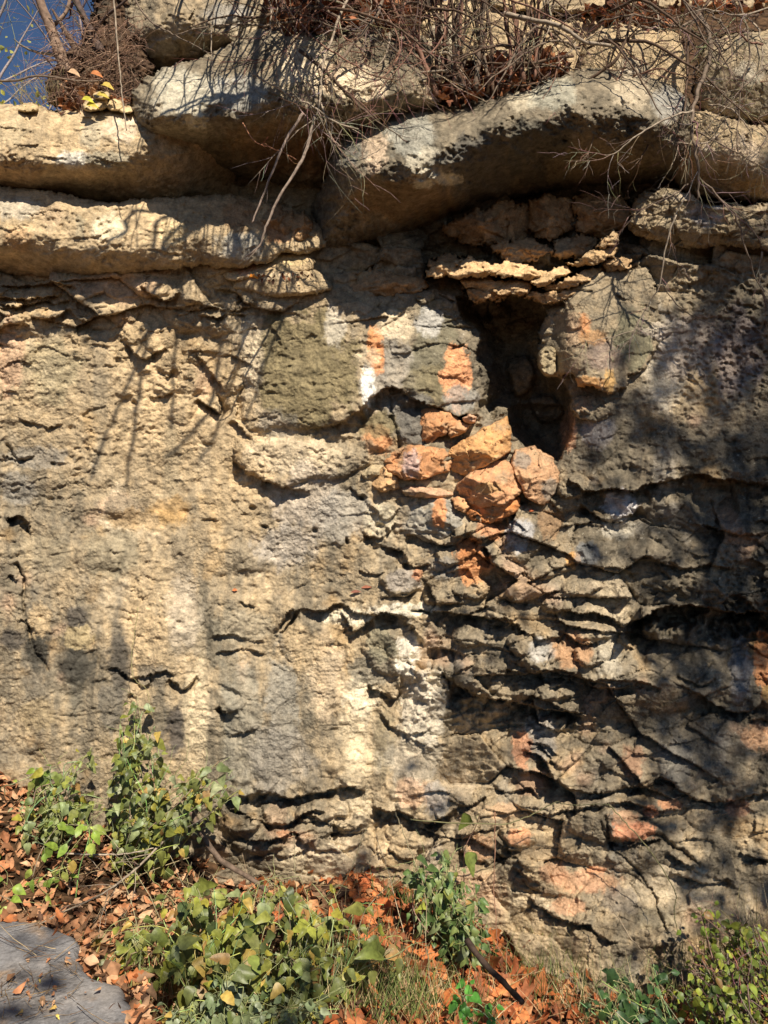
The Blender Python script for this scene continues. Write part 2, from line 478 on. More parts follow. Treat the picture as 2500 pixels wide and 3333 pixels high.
crack([(650,1700),(690,1690),(700,1700)], .02, 6)
bump(175, 1510, 12, 7, -.03); bump(250, 1525, 12, 6, -.02); bump(300, 2310, 10, 8, -.02)
# knobbly vertical ridge (u 400-760, v 1000-1400)
lip([(410,1100),(430,1140),(470,1165),(540,1130)], .03, .05, 45, 26)
lip([(400,1040),(440,1040),(450,1010)], .02, .035, 30, 20)
lip([(480,1290),(520,1295),(560,1275)], .015, .035, 30, 16)
lip([(640,1300),(690,1330),(720,1340),(705,1280)], .02, .07, 30, 28)
lip([(640,1150),(680,1200),(720,1260),(740,1290)], .025, .03, 35, 20)
lip([(530,1215),(555,1225),(560,1200)], .02, .03, 25, 15)
for (a, b_, c_, d_, e_) in [(440,1080,50,45,.035),(520,1100,60,50,.03),(470,1180,40,40,.02),(560,1180,50,45,.03),(620,1240,45,60,.03),(540,1260,45,40,.025),
    (600,1330,50,50,.025),(650,1130,60,50,.03),(700,1050,70,50,.04),(600,1050,50,35,.03),(680,1390,40,60,.02),(740,1180,40,60,.02),(410,1310,22,20,-.02),(430,1315,10,8,-.03)]:
    bump(a, b_, c_, d_, e_, 0, 2.6)
# rubble strata along the top of the wall
lip([(-40,960),(60,975),(140,965),(200,960)], .03, .06, 30, 26)
lip([(0,990),(60,1000),(130,980),(190,985),(240,970)], .03, .05, 24, 20)
lip([(100,1030),(150,1035),(200,1030),(215,1000)], .03, .05, 26, 20)
lip([(0,930),(100,930),(180,920),(250,935)], .03, .04, 22, 16)
lip([(460,930),(500,960),(550,975),(590,950)], .05, .05, 50, 26)
lip([(570,1000),(620,1010),(680,1000),(740,1010),(800,1000)], .04, .04, 45, 22)
lip([(640,1020),(700,1035),(760,1020),(800,1030)], .03, .03, 30, 18)
lip([(700,940),(760,950),(800,980),(830,1000)], .03, .05, 40, 24)
bump(500, 930, 70, 40, .04, 0, 2.6); bump(620, 960, 70, 40, .04, 0, 2.6)
# --- middle rough zone
lip([(1140,1580),(1200,1640),(1260,1690),(1300,1650)], .01, .03, 30, 26)
lip([(1210,1760),(1260,1780),(1310,1790),(1330,1850)], .02, .07, 30, 30)
lip([(1180,1740),(1240,1750),(1290,1700)], .02, .05, 30, 26)
for (a, b_, c_, d_) in [(1130,1760,8,14),(1235,1705,20,16),(1255,1720,10,14),(1020,1725,12,8),(860,1720,14,9),(830,1655,16,10),(1180,1620,16,14)]:
    bump(a, b_, c_, d_, -.04)
lip([(1170,1860),(1230,1870),(1260,1860)], .02, .03, 26, 14)
# arching break below the middle
lip([(900,2065),(940,1990),(1000,1985),(1060,1985),(1110,1960),(1150,1990),(1200,2000),(1260,1995),(1330,2010)], .035, .05, 50, 34)
lip([(1100,1975),(1150,2050),(1190,2030),(1240,1995),(1290,2005),(1350,2050),(1380,2100)], .03, .07, 36, 50)
lip([(895,2070),(930,2040),(960,1990)], .02, .05, 22, 12)
crack([(910,2080),(915,2130),(955,2160)], .012, 4)
lip([(1340,1985),(1420,1990),(1500,2000),(1600,2010),(1680,2030)], .045, .10, 55, 55)
lip([(1390,2110),(1450,2110),(1510,2125),(1545,2120)], .03, .07, 30, 40)
lip([(1440,2190),(1480,2190),(1540,2160)], .02, .05, 30, 28)
# dark pocket left of the grey-white crust
lip([(1200,2230),(1240,2250),(1290,2270),(1300,2200)], .03, .08, 45, 40)
block([(1170,2080),(1220,2050),(1270,2040),(1300,2080),(1300,2190),(1260,2200),(1210,2180),(1190,2130)], .03, 30)
bump(1380, 2330, 90, 130, .035, .3, 2.4)
bump(1300, 2130, 40, 120, .03, 0, 2.4)
lip([(1230,2290),(1270,2360),(1340,2390),(1400,2370)], .01, .04, 26, 22)
for k_, (pl_, a_, r_) in enumerate([([(1380,1450),(1450,1430),(1500,1460),(1480,1500),(1400,1500)],.04,12),([(1530,1700),(1600,1700),(1620,1740),(1560,1770),(1520,1740)],.05,14),
   ([(1480,1900),(1560,1880),(1600,1910),(1560,1950),(1490,1940)],.05,16),([(1380,1930),(1460,1920),(1480,1960),(1400,1970)],.04,14),([(1620,1860),(1680,1850),(1700,1880),(1640,1900)],.045,12),
   ([(1580,1980),(1650,1960),(1690,2000),(1640,2040),(1580,2030)],.05,16),([(1480,2040),(1560,2040),(1600,2080),(1540,2110),(1480,2090)],.045,16),([(1760,1960),(1840,1940),(1860,1980),(1790,2000)],.045,14),
   ([(1840,1890),(1920,1880),(1960,1910),(1900,1940),(1840,1930)],.04,16),([(1650,2080),(1720,2060),(1740,2110),(1680,2140)],.05,16),([(1880,2100),(1960,2090),(1990,2140),(1920,2170),(1870,2150)],.05,20),
   ([(1760,2230),(1850,2210),(1890,2250),(1820,2280),(1760,2270)],.05,18),([(1420,1790),(1500,1790),(1510,1830),(1440,1840)],.035,12),([(1820,1560),(1880,1540),(1920,1580),(1870,1620),(1820,1610)],.05,16),
   ([(1700,1840),(1770,1830),(1800,1870),(1740,1890)],.05,14),([(1560,1640),(1600,1660),(1590,1700),(1550,1690)],.04,10)]): block(pl_, a_, r_, ((k_ % 3-1)*.0003, .0003))
# large dark overhang mid right 1480-1950 x 2250-2430
lip([(1470,2190),(1500,2240),(1600,2270),(1700,2290),(1780,2310),(1900,2320)], .06, .17, 70, 75, .1)
lip([(1700,2280),(1740,2265),(1800,2290),(1880,2330),(1920,2320)], .04, .06, 40, 40)
lip([(1640,2170),(1700,2190),(1760,2200),(1840,2210),(1900,2230)], .03, .06, 40, 35)
lip([(1660,2150),(1740,2190),(1800,2180),(1880,2190),(1920,2230),(2000,2240),(2080,2230)], .04, .07, 45, 35)
lip([(1900,2220),(1960,2215),(2060,2215),(2150,2240)], .03, .06, 40, 30)
# deep black hollow right 1950-2500 x 1950-2120
lip([(2020,2040),(2080,2010),(2150,1980),(2220,1970),(2300,1975),(2380,1990),(2440,1990),(2560,1980)], .09, .26, 80, 105, .08)
lip([(1830,1985),(1900,1995),(1960,2000),(2030,2040)], .04, .09, 50, 35)
lip([(1840,2060),(1900,2095),(1960,2080),(2010,2060)], .03, .08, 30, 30)
bump(1940, 2060, 60, 40, .06, 0, 2.6)
# hollows upper right below the pitted face
lip([(1850,1560),(1920,1600),(2000,1590),(2060,1600),(2120,1570),(2200,1560),(2280,1540),(2350,1560),(2520,1580)], .06, .09, 90, 55, .1)
lip([(1890,1640),(1960,1690),(2020,1700),(2080,1650)], .03, .07, 40, 40)
bump(2330, 1650, 80, 80, -.09, 0, 2.6)
bump(2060, 1640, 60, 50, .05)
lip([(2250,1700),(2330,1720),(2420,1740),(2500,1730)], .04, .06, 50, 40)
lip([(1960,1850),(2000,1845),(2060,1870)], .02, .035, 26, 20)
lip([(2180,1830),(2230,1850),(2300,1840),(2400,1850)], .03, .05, 40, 26)
lip([(2090,1900),(2150,1920),(2220,1910)], .03, .04, 30, 20)
# middle right rubble
lip([(1320,1740),(1380,1750),(1440,1775),(1500,1760),(1530,1730)], .04, .07, 45, 28)
lip([(1310,1830),(1350,1845),(1400,1830)], .03, .06, 30, 20)
lip([(1580,1680),(1610,1700),(1650,1690)], .03, .06, 30, 24)
lip([(1580,1770),(1600,1820),(1590,1850)], .02, .09, 18, 20)
lip([(1630,1850),(1680,1870),(1700,1860)], .03, .06, 26, 20)
lip([(1620,1940),(1700,1960),(1780,1930),(1830,1920)], .04, .06, 40, 24)
lip([(1640,2000),(1700,2050),(1760,2080),(1830,2070)], .04, .08, 40, 32)
lip([(1240,1950),(1280,1940),(1320,1940),(1360,1910)], .03, .05, 20, 12)
block([(1235,1880),(1290,1850),(1370,1850),(1370,1890),(1330,1930),(1270,1930)], .04, 18)
block([(1680,1690),(1740,1690),(1760,1780),(1730,1810),(1690,1830),(1640,1800),(1640,1740)], .05, 26)
block([(1600,1790),(1640,1790),(1690,1850),(1650,1870),(1610,1850)], .04, 18)
block([(1640,1900),(1700,1880),(1780,1900),(1740,1950),(1660,1950)], .05, 22)
block([(1800,1790),(1870,1790),(1880,1850),(1830,1860),(1790,1840)], .03, 20)
block([(1680,2070),(1780,2050),(1830,2120),(1780,2190),(1720,2180),(1680,2130)], .05, 35)
block([(1480,2130),(1560,2130),(1640,2150),(1640,2230),(1560,2270),(1490,2230)], .06, 35)
block([(2080,2240),(2180,2200),(2260,2240),(2260,2300),(2160,2320),(2080,2290)], .03, 35)
lip([(2260,2250),(2320,2290),(2380,2320),(2450,2310),(2480,2280)], .04, .08, 40, 32)
lip([(2200,2190),(2280,2230),(2330,2210)], .03, .04, 30, 20)
lip([(2440,2350),(2480,2340),(2520,2360)], .03, .05, 30, 16)
crack([(2470,2190),(2490,2210),(2500,2230)], .03, 6)
# bottom ledges
lip([(1700,2440),(1760,2460),(1800,2530),(1830,2560),(1900,2580),(1970,2580),(2050,2560)], .05, .08, 60, 32, .1)
lip([(2020,2560),(2100,2560),(2150,2530),(2200,2560),(2260,2600),(2330,2610),(2400,2600),(2480,2580),(2560,2570)], .05, .08, 60, 30, .08)
lip([(1710,2410),(1760,2420),(1800,2440),(1830,2470)], .02, .05, 26, 22)
lip([(1680,2620),(1760,2650),(1840,2640),(1940,2620),(2050,2610),(2150,2640),(2250,2620)], .035, .06, 40, 26)
lip([(1600,2570),(1660,2580),(1720,2560),(1760,2600)], .03, .05, 36, 20)
crack([(1970,2650),(1980,2700),(1990,2740),(2060,2740),(2140,2720),(2200,2760),(2280,2820)], .05, 7)
lip([(1970,2735),(2030,2750),(2090,2740),(2160,2730)], .03, .06, 28, 20)
lip([(2170,2770),(2210,2800),(2260,2820)], .03, .05, 26, 18)
lip([(2180,2840),(2250,2860),(2300,2880),(2380,2860)], .04, .06, 40, 24)
crack([(1940,2640),(1990,2760),(2060,2820),(2120,2900),(2140,2960),(2180,3050)], .03, 4)
crack([(1980,2830),(2060,2850),(2120,2900)], .02, 4)
lip([(1720,2920),(1780,2970),(1860,3000),(1920,3010)], .03, .06, 34, 18)
lip([(1900,3000),(1950,3040),(2010,3070)], .03, .06, 30, 16)
lip([(1700,2860),(1750,2900),(1830,2915)], .025, .04, 30, 14)
lip([(1670,2820),(1720,2860),(1760,2880)], .02, .03, 26, 12)
lip([(1610,2730),(1640,2760),(1700,2770)], .03, .05, 24, 14)
lip([(1480,2715),(1520,2720),(1580,2700),(1640,2690)], .03, .05, 30, 18)
lip([(1500,2770),(1540,2800),(1590,2810),(1620,2790)], .02, .04, 24, 14)
lip([(2410,2770),(2440,2790),(2500,2800)], .03, .05, 24, 16)
# undercut strata bottom centre
lip([(730,2600),(800,2590),(860,2580),(920,2595),(980,2590),(1050,2575),(1120,2560),(1190,2570)], .05, .10, 75, 36, .08)
lip([(740,2630),(800,2650),(870,2680),(930,2680),(1000,2640),(1060,2640)], .03, .07, 24, 22)
lip([(750,2710),(830,2735),(900,2730),(960,2710),(990,2740),(1060,2720),(1130,2690)], .035, .06, 24, 20)
lip([(800,2770),(880,2790),(960,2780),(1000,2750)], .02, .03, 20, 12)
lip([(1000,2650),(1080,2680),(1150,2700),(1200,2660)], .03, .05, 24, 22)
lip([(1210,2630),(1280,2640),(1330,2650),(1390,2680),(1440,2660),(1500,2620)], .05, .12, 60, 55, .1)
lip([(1260,2760),(1310,2790),(1350,2795),(1360,2760)], .02, .06, 26, 22)
crack([(1225,2680),(1225,2760),(1260,2820),(1280,2830)], .02, 5)
lip([(1460,2600),(1520,2620),(1580,2590)], .03, .05, 28, 16)
lip([(710,2300),(740,2320),(765,2310)], .02, .07, 30, 20)
lip([(740,2400),(780,2385),(840,2370)], .012, .03, 24, 12)
lip([(690,2070),(750,2065),(800,2080),(860,2090)], .02, .03, 34, 16)
lip([(700,2130),(740,2120),(800,2110),(860,2130)], .015, .025, 22, 12)
lip([(790,1950),(800,1965),(830,1970)], .01, .03, 20, 12)
bump(760, 2250, 60, 130, .02); bump(880, 2350, 110, 220, .035); bump(1360, 2560, 90, 90, .04); bump(1060, 2350, 80, 200, .015)
bump(1120, 2470, 70, 90, .02); bump(1250, 2400, 45, 110, .025); bump(2000, 2450, 140, 110, .04); bump(2200, 2450, 90, 120, .02); bump(2370, 2460, 90, 150, .03)
# reddish stones set in the wall foot
block([(1970,2670),(2050,2660),(2140,2690),(2120,2730),(2060,2740),(1990,2740),(1975,2710)], .045, 18)
block([(2100,2640),(2140,2630),(2140,2660),(2110,2665)], .03, 10)
block([(1630,2700),(1690,2690),(1740,2720),(1740,2750),(1680,2760),(1640,2740)], .05, 18)
block([(1500,2720),(1560,2705),(1610,2710),(1640,2760),(1620,2800),(1560,2810),(1510,2790)], .05, 22)
block([(1860,2620),(1960,2660),(1980,2720),(1950,2740),(1870,2720),(1850,2670)], .035, 25)
block([(1820,2730),(1890,2740),(1930,2780),(1880,2800),(1830,2780)], .03, 20)
block([(1980,2780),(2020,2785),(2020,2810),(1985,2805)], .02, 10)
block([(735,2640),(800,2625),(850,2650),(840,2700),(770,2715),(730,2690)], .045, 14, (.0002,.0003))
block([(960,2640),(1040,2600),(1110,2610),(1130,2650),(1060,2670),(980,2675)], .05, 14)
block([(1100,2690),(1160,2640),(1210,2660),(1190,2700),(1130,2720)], .04, 12)
block([(760,2740),(860,2725),(930,2745),(900,2770),(800,2775)], .035, 12)
block([(1000,2730),(1100,2715),(1180,2730),(1150,2765),(1040,2770)], .03, 14)
block([(1260,2690),(1330,2680),(1420,2700),(1470,2740),(1360,2760),(1270,2740)], .02, 16)
block([(850,2620),(920,2610),(960,2650),(930,2690),(880,2685)], .04, 20)
block([(895,2700),(960,2705),(960,2730),(900,2730)], .02, 10)

sc = 1.0
RL = (.016+.030*sstep(.3, .8, STR))*fbm(U, V, 240, 3, 900)+.011*fbm(WU, WV, 95, 4, 905, .55)*(1+.6*STR)
RL += .0046*fbm(U, V, 17, 3, 910, .6)*(.25+1.3*sstep(-.3, .4, fbm(U, V, 130, 3, 911)))
mk = sstep(-.2, .35, fbm(U, V, 150, 3, 915))
f1, f2, ci, pl = worley(WU2, WV2, 21, 920, .8)
RL -= .0095*PIT*np.where(PIT > 1, 1+1.2*(PIT-1)*2, 1)*np.maximum(mk, sstep(1., 1.3, PIT))*np.clip(1-f1*1.5, 0, 1)*(ci > .35)
f1, f2, ci, pl = worley(WU2, WV2, 10.5, 925, .8)
RL -= .0045*np.clip(PIT, .25, 2)*(.3+.7*mk)*np.clip(1-f1*1.5, 0, 1)*(ci > .3)
ph = (V-.10*U+60*fbm(U, V, 260, 3, 931))/72.
s_ = ph-np.floor(ph)
am = sstep(-.05, .45, fbm(U, V, 170, 3, 932, ay=.55))
RL += .011*STR*am*(s_**1.6-.4)
ph = (V+.05*U+22*fbm(U, V, 90, 3, 933))/25.
s_ = ph-np.floor(ph)
am = sstep(.0, .4, fbm(U, V, 80, 3, 934, ay=.5))
RL += .007*STR*am*(s_-.5)
# angular blocks with joints, in three sizes
WU3 = U+10*fbm(U, V, 80, 3, 935)+2*noise(U/9, V/9, 936); WV3 = V+10*fbm(U, V, 80, 3, 937)+2*noise(U/9, V/9, 938)
big = sstep(.25, .8, STR)
f1, f2, ci, pl = worley(WU3, WV3-.15*WU3, 230, 941, .55)
RL += big*(.105*pl+.060*(ci-.5)-.012*np.exp(-((f2-f1)/.05)**2))
f1, f2, ci, pl = worley(WU3, WV3+.1*WU3, 112, 943, .6)
RL += STR*(.036*pl+.026*(ci-.5)-.008*np.exp(-((f2-f1)/.07)**2)*(ci > .5))
f1, f2, ci, pl = worley(WU3, WV3, 48, 945, .6)
RL += STR*(.013*pl+.009*(ci-.5))
CID = ci
# chipped skin on the plain faces
ch = ridged(WU2, WV2, 75, 4, 947, .6, .7)
RL += (1-big)*(.013*(ch-.5)-.012*sstep(.62, .8, ch)*sstep(0, .3, fbm(U, V, 190, 3, 948)))
# small sharp pocks and spalls scattered over the plain faces
f1, f2, ci, pl = worley(WU2, WV2, 34, 949, .7)
RL -= .011*np.clip(1-f1*2.1, 0, 1)**.6*(ci > .62)*sstep(-.05, .3, fbm(U, V, 170, 3, 950))
f1, f2, ci, pl = worley(WU2+.3*WV2, WV2, 62, 952, .45)
RL -= .008*sstep(.0, .5, pl+.1)*(ci > .66)*np.clip((f2-f1)*3, 0, 1)
# crusty popcorn growths
for (a, b_, c_, d_, s) in [(1380,2300,95,150,1.),(1130,2060,70,60,.8),(1330,2000,120,35,.7),(1250,1720,70,60,.8),(870,1680,80,60,.5),(2050,1680,60,60,.6),(1340,2180,40,80,.9)]:
    k = s*np.clip(1.3-np.hypot((WU-a)/c_, (WV-b_)/d_), 0, 1)
    f1, f2, ci, pl = worley(WU2, WV2, 22, 951)
    RL += k*(.022*np.clip(1-f1*1.15, 0, 1)*(.4+ci)-.005)
H = H+RL
HC = H

# --- stone colour (weathering, mineral streaks, fresh orange faces)
GG = G*1.06+.09*sstep(1500, 900, U)+.30*fbm(U, V, 62, 4, 967, .6, 6.)*sstep(1100, 1700, V)*sstep(.6, .4, STR)+.16*fbm(WU2, V, 24, 3, 968, .6, 10.)*sstep(900, 1500, V)+.40*fbm(WU, WV, 190, 5, 960, .65, 1.5)+(.12+.12*G)*fbm(U, V, 34, 4, 961, .65)+.10*(G > .4)*sstep(0, .4, fbm(WU2, WV2, 90, 4, 966))+.16*fbm(U, V, 60, 3, 963, .6, 5.)*sstep(1800, 2200, V)
C = grey_ramp(GG)
C = blend(C, PALE, .55*sstep(.1, .5, fbm(U, V, 240, 4, 970, .6, 1.3))*(G < .35))
C = blend(C, OCHRE, .32*sstep(.15, .5, fbm(U, V, 200, 4, 971, .6)))
C = blend(C, COOL, .5*sstep(.15, .5, fbm(U, V, 150, 4, 972, .6, 1.5))*sstep(.3, .5, G))
C = blend(C, PINK, .35*sstep(.25, .5, fbm(U, V, 260, 3, 973, .6)))
ST = [
 (120,2120,45,230,[.14,.125,.10],.75,.9),(250,2180,40,200,[.13,.12,.095],.7,.9),(390,2120,30,230,[.15,.135,.11],.65,.9),(520,2330,28,170,[.12,.11,.09],.7,.9),(740,2250,38,260,[.16,.145,.11],.65,.9),
 (880,2420,34,180,[.17,.155,.125],.6,.9),(660,2050,26,180,[.20,.175,.13],.55,.9),(1010,2250,26,200,[.19,.17,.13],.55,.9),(190,1700,40,160,[.20,.175,.13],.5,.9),(560,1500,30,200,[.26,.22,.15],.45,.9),(330,1250,30,200,[.26,.22,.16],.45,.9),
 # grey slab
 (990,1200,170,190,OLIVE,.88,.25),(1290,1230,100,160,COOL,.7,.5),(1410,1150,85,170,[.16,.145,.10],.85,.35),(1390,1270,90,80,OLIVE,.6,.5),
 (1220,1130,28,75,ORANGE,.85,.35),(1232,1180,20,45,ORANGE,.7,.4),(1196,1255,26,72,WHITE,1.,.8),(1200,1160,45,30,PALE,.5,.5),
 (1485,1220,48,105,[.68,.33,.17],.95,.25),(1500,1300,55,50,COOL,.8,.4),(1480,1180,30,60,[.6,.3,.15],.8,.3),(1290,1060,70,50,PALE,.6,.5),(1400,1050,50,50,[.5,.48,.45],.7,.5),
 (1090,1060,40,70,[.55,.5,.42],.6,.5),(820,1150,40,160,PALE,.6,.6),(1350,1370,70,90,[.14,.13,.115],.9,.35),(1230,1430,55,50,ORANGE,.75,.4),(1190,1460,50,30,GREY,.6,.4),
 (960,1480,170,70,PALE,.45,.5),(900,1380,70,50,COOL,.5,.5),(1000,1620,120,130,[.5,.44,.38],.5,.6),(1230,1380,60,50,OLIVE,.8,.4),
 # left wall
 (30,1160,50,130,PINK,.5,.5),(170,1200,90,130,[.36,.31,.20],.6,.6),(400,1660,80,50,GREY,.7,.4),(360,1800,110,80,[.25,.215,.15],.75,.5),(590,1790,45,80,GREY,.75,.4),(560,1660,70,50,OCHRE,.5,.6),
 (820,1820,90,60,GREY,.7,.4),(140,1800,110,70,[.30,.25,.17],.6,.6),(120,1490,110,40,COOL,.6,.5),(60,1590,60,60,COOL,.6,.5),(470,1690,150,40,OCHRE,.35,.6),
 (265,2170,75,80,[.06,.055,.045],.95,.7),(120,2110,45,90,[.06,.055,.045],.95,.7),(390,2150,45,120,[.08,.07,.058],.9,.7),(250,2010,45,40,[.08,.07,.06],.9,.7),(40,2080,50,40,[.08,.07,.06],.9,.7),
 (250,2075,55,40,[.38,.30,.17],.8,.3),(120,2330,70,60,[.34,.26,.15],.6,.5),(360,2300,45,90,[.15,.135,.11],.75,.5),(570,2380,35,100,[.075,.066,.06],.9,.7),(500,2200,60,40,[.17,.15,.12],.7,.5),
 (450,2020,60,140,CREAM,.5,.6),(640,2300,42,210,[.66,.54,.36],.7,1.1),(130,2020,40,60,CREAM,.7,.5),(600,2000,60,150,[.5,.43,.34],.5,.6),
 (790,2380,70,240,[.24,.22,.175],.7,.4),(920,2280,55,190,[.27,.25,.21],.75,.4),(900,2480,120,110,[.29,.26,.22],.6,.5),(790,2040,110,60,[.30,.26,.19],.7,.5),(700,2100,30,90,[.12,.11,.085],.7,.5),
 (1160,2420,60,230,[.62,.51,.345],.75,1.1),(1060,2200,70,140,[.60,.47,.32],.6,.5),(1180,2260,60,80,[.75,.65,.48],.6,.5),(980,2110,80,80,CREAM,.5,.5),
 (1250,2420,40,120,[.24,.20,.13],.75,.4),(1340,2470,110,90,[.42,.38,.31],.55,.5),(1340,2580,60,50,PINK,.5,.4),(1420,2600,50,60,[.45,.42,.38],.6,.5),(1210,2180,70,60,[.20,.18,.14],.75,.4),
 (1240,2100,60,60,[.22,.20,.14],.8,.3),(1380,2300,85,140,[.58,.52,.42],.7,.4),(1325,2140,40,90,[.62,.57,.48],.8,.4),(1130,2010,80,30,[.66,.60,.46],.7,.5),(1320,1985,120,22,[.66,.61,.5],.7,.4),
 (1120,1680,120,90,[.4,.37,.32],.6,.5),(1240,1690,60,60,[.55,.49,.36],.5,.5),(930,1780,110,70,[.42,.39,.36],.5,.6),
 # middle right
 (1430,1665,30,50,ORANGE,.8,.4),(1380,1680,70,70,COOL,.6,.5),(1540,1830,60,80,ORANGE,.85,.3),(1520,1790,40,40,RUST,.6,.4),(1600,1720,50,40,[.5,.25,.13],.8,.4),(1440,1850,60,40,COOL,.6,.5),
 (1310,1890,60,40,[.33,.29,.25],.8,.3),(1360,1870,18,22,[.5,.24,.13],.8,.3),(1690,1740,50,60,[.42,.41,.41],.8,.4),(1790,1700,40,60,[.32,.19,.10],.6,.4),(1865,1820,24,32,[.55,.30,.11],.85,.3),
 (1910,1810,45,45,[.15,.16,.17],.7,.4),(1620,1900,90,50,[.45,.31,.17],.5,.5),(1860,2120,70,60,[.42,.24,.13],.7,.5),(1760,2120,45,45,[.42,.40,.37],.7,.4),(1980,2130,45,80,[.46,.41,.32],.6,.5),
 (2000,1930,70,110,[.55,.45,.31],.55,.5),(2020,1640,55,50,[.55,.52,.52],.8,.4),(2010,1720,55,40,[.52,.47,.38],.7,.4),(1950,1400,60,60,[.36,.33,.32],.6,.5),(1850,1400,28,70,[.52,.30,.18],.8,.3),
 (2160,1180,80,180,[.60,.52,.40],.75,.4),(2250,1130,150,110,[.36,.30,.27],.5,.5),(2400,1150,90,150,[.22,.18,.18],.6,.5),(1760,2400,60,80,[.42,.39,.36],.5,.5),
 (1700,2440,35,70,[.55,.28,.16],.8,.4),(1740,2550,70,50,[.36,.22,.14],.6,.5),(2480,2140,28,110,ORANGE,.8,.3),(2470,2400,55,50,[.56,.33,.19],.8,.3),(2500,2260,20,40,OCHRE,.8,.3),(2410,2180,40,110,[.24,.235,.24],.6,.5),
 (2060,2480,40,60,[.34,.17,.10],.5,.5),(2200,2480,60,90,[.15,.145,.135],.6,.5),(1760,2100,40,20,COOL,.6,.4),(2160,1530,40,90,[.44,.38,.30],.5,.5),
 # foot
 (2060,2705,80,32,[.60,.28,.16],.9,.25),(1690,2725,50,30,[.62,.33,.18],.85,.3),(1560,2760,55,45,[.62,.38,.22],.8,.4),(1550,2900,90,70,[.6,.40,.26],.6,.5),(1900,2870,120,40,[.50,.27,.16],.6,.5),
 (1800,2840,50,40,[.5,.28,.17],.6,.5),(2120,2640,25,20,[.6,.28,.15],.9,.3),(2180,2620,40,20,[.55,.28,.15],.8,.3),(2400,2630,50,30,[.48,.25,.15],.7,.4),(2030,2660,50,25,[.5,.3,.18],.7,.4),
 (2200,2890,160,80,[.56,.46,.32],.6,.5),(2020,2930,70,50,[.17,.15,.13],.6,.5),(2130,2990,60,40,[.5,.42,.28],.6,.5),(1080,2800,180,70,[.66,.54,.38],.5,.5),(930,2830,90,50,[.36,.30,.20],.5,.5),
 (930,2715,35,14,[.52,.28,.16],.8,.3),(900,2650,40,40,[.38,.28,.19],.8,.3),(1400,2790,40,60,[.55,.45,.33],.5,.5),(1940,2830,35,12,[.6,.3,.16],.8,.3),(1850,2950,60,30,[.5,.28,.17],.6,.4),
 (1500,2560,60,50,[.46,.37,.26],.6,.5),(1640,2640,60,30,[.5,.32,.19],.6,.5),(1750,2780,80,40,[.36,.27,.17],.5,.5),
]
for k, s in enumerate(ST): C = stain_shade(C, U, V, *s[:4], s[4], *s[5:], seed=k*7)
# lichen flecks and small dark growths
n1_ = fbm(WU2, WV2, 15, 3, 981, .7)
C = blend(C, [.62, .57, .45], .6*sstep(.38, .6, n1_)*sstep(.35, .6, G))
n1_ = fbm(WU2, WV2, 24, 4, 983, .7)
C = blend(C, DARK, .55*sstep(.30, .55, n1_)*sstep(-.1, .4, fbm(U, V, 200, 3, 984)))
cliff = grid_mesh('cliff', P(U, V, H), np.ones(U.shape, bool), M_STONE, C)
tag(cliff, 'weathered cream and grey limestone cliff face with orange broken patches', None, None, 'structure')
def cliff_h(u, v):
    j = int(np.clip(np.searchsorted(ua, u), 0, len(ua)-1)); i = int(np.clip(np.searchsorted(va, v), 0, len(va)-1))
    return float(HC[i, j])
# ------------------------------------------------------------------ boulders and ledges above the wall
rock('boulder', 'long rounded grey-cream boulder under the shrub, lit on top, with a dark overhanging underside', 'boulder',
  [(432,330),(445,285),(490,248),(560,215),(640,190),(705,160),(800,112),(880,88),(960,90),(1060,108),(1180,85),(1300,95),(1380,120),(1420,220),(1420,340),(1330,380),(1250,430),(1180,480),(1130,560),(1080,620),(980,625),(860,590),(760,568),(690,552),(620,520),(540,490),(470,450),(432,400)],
  [(440,360,.33),(520,390,.40),(650,390,.42),(800,370,.42),(950,345,.42),(1100,335,.40),(1250,335,.36),(1400,330,.30),
   (560,240,.28),(720,180,.22),(900,110,.15),(1100,110,.12),(1300,110,.10),(800,270,.34),(1000,230,.30),(1200,230,.26),(620,300,.36),
   (620,500,.12),(760,550,.02),(900,570,-.06),(1060,600,-.10),(1100,480,.05),(520,470,.20),(900,460,.14),(700,470,.16),(1300,400,.16)],
  R=.16, r=100, g=.58, pits=1.8, rough=2.2, lump=.055, strata=.25, gvar=.30, seed=11, jit=8, crust=[(640,410,50,26,1.),(540,395,50,14,.6),(760,370,60,16,.5),(1090,345,90,30,.7)], stains_shade=[(1000,210,110,90,PALE,.7,.5),(1100,250,60,50,PINK,.4,.5),(1160,280,100,70,PALE,.7,.5),(600,300,130,80,[.52,.48,.38],.7,.5),(780,300,90,70,[.42,.41,.37],.6,.5),
   (600,430,110,40,[.42,.36,.24],.5,.5),(700,500,140,60,OLIVE,.6,.5),(900,480,160,90,[.24,.15,.07],.6,.5),(1050,500,90,90,[.26,.15,.07],.6,.5),(640,395,40,30,[.6,.55,.42],.7,.4)])  # olive and brown stains below also paint in the shade of the underside
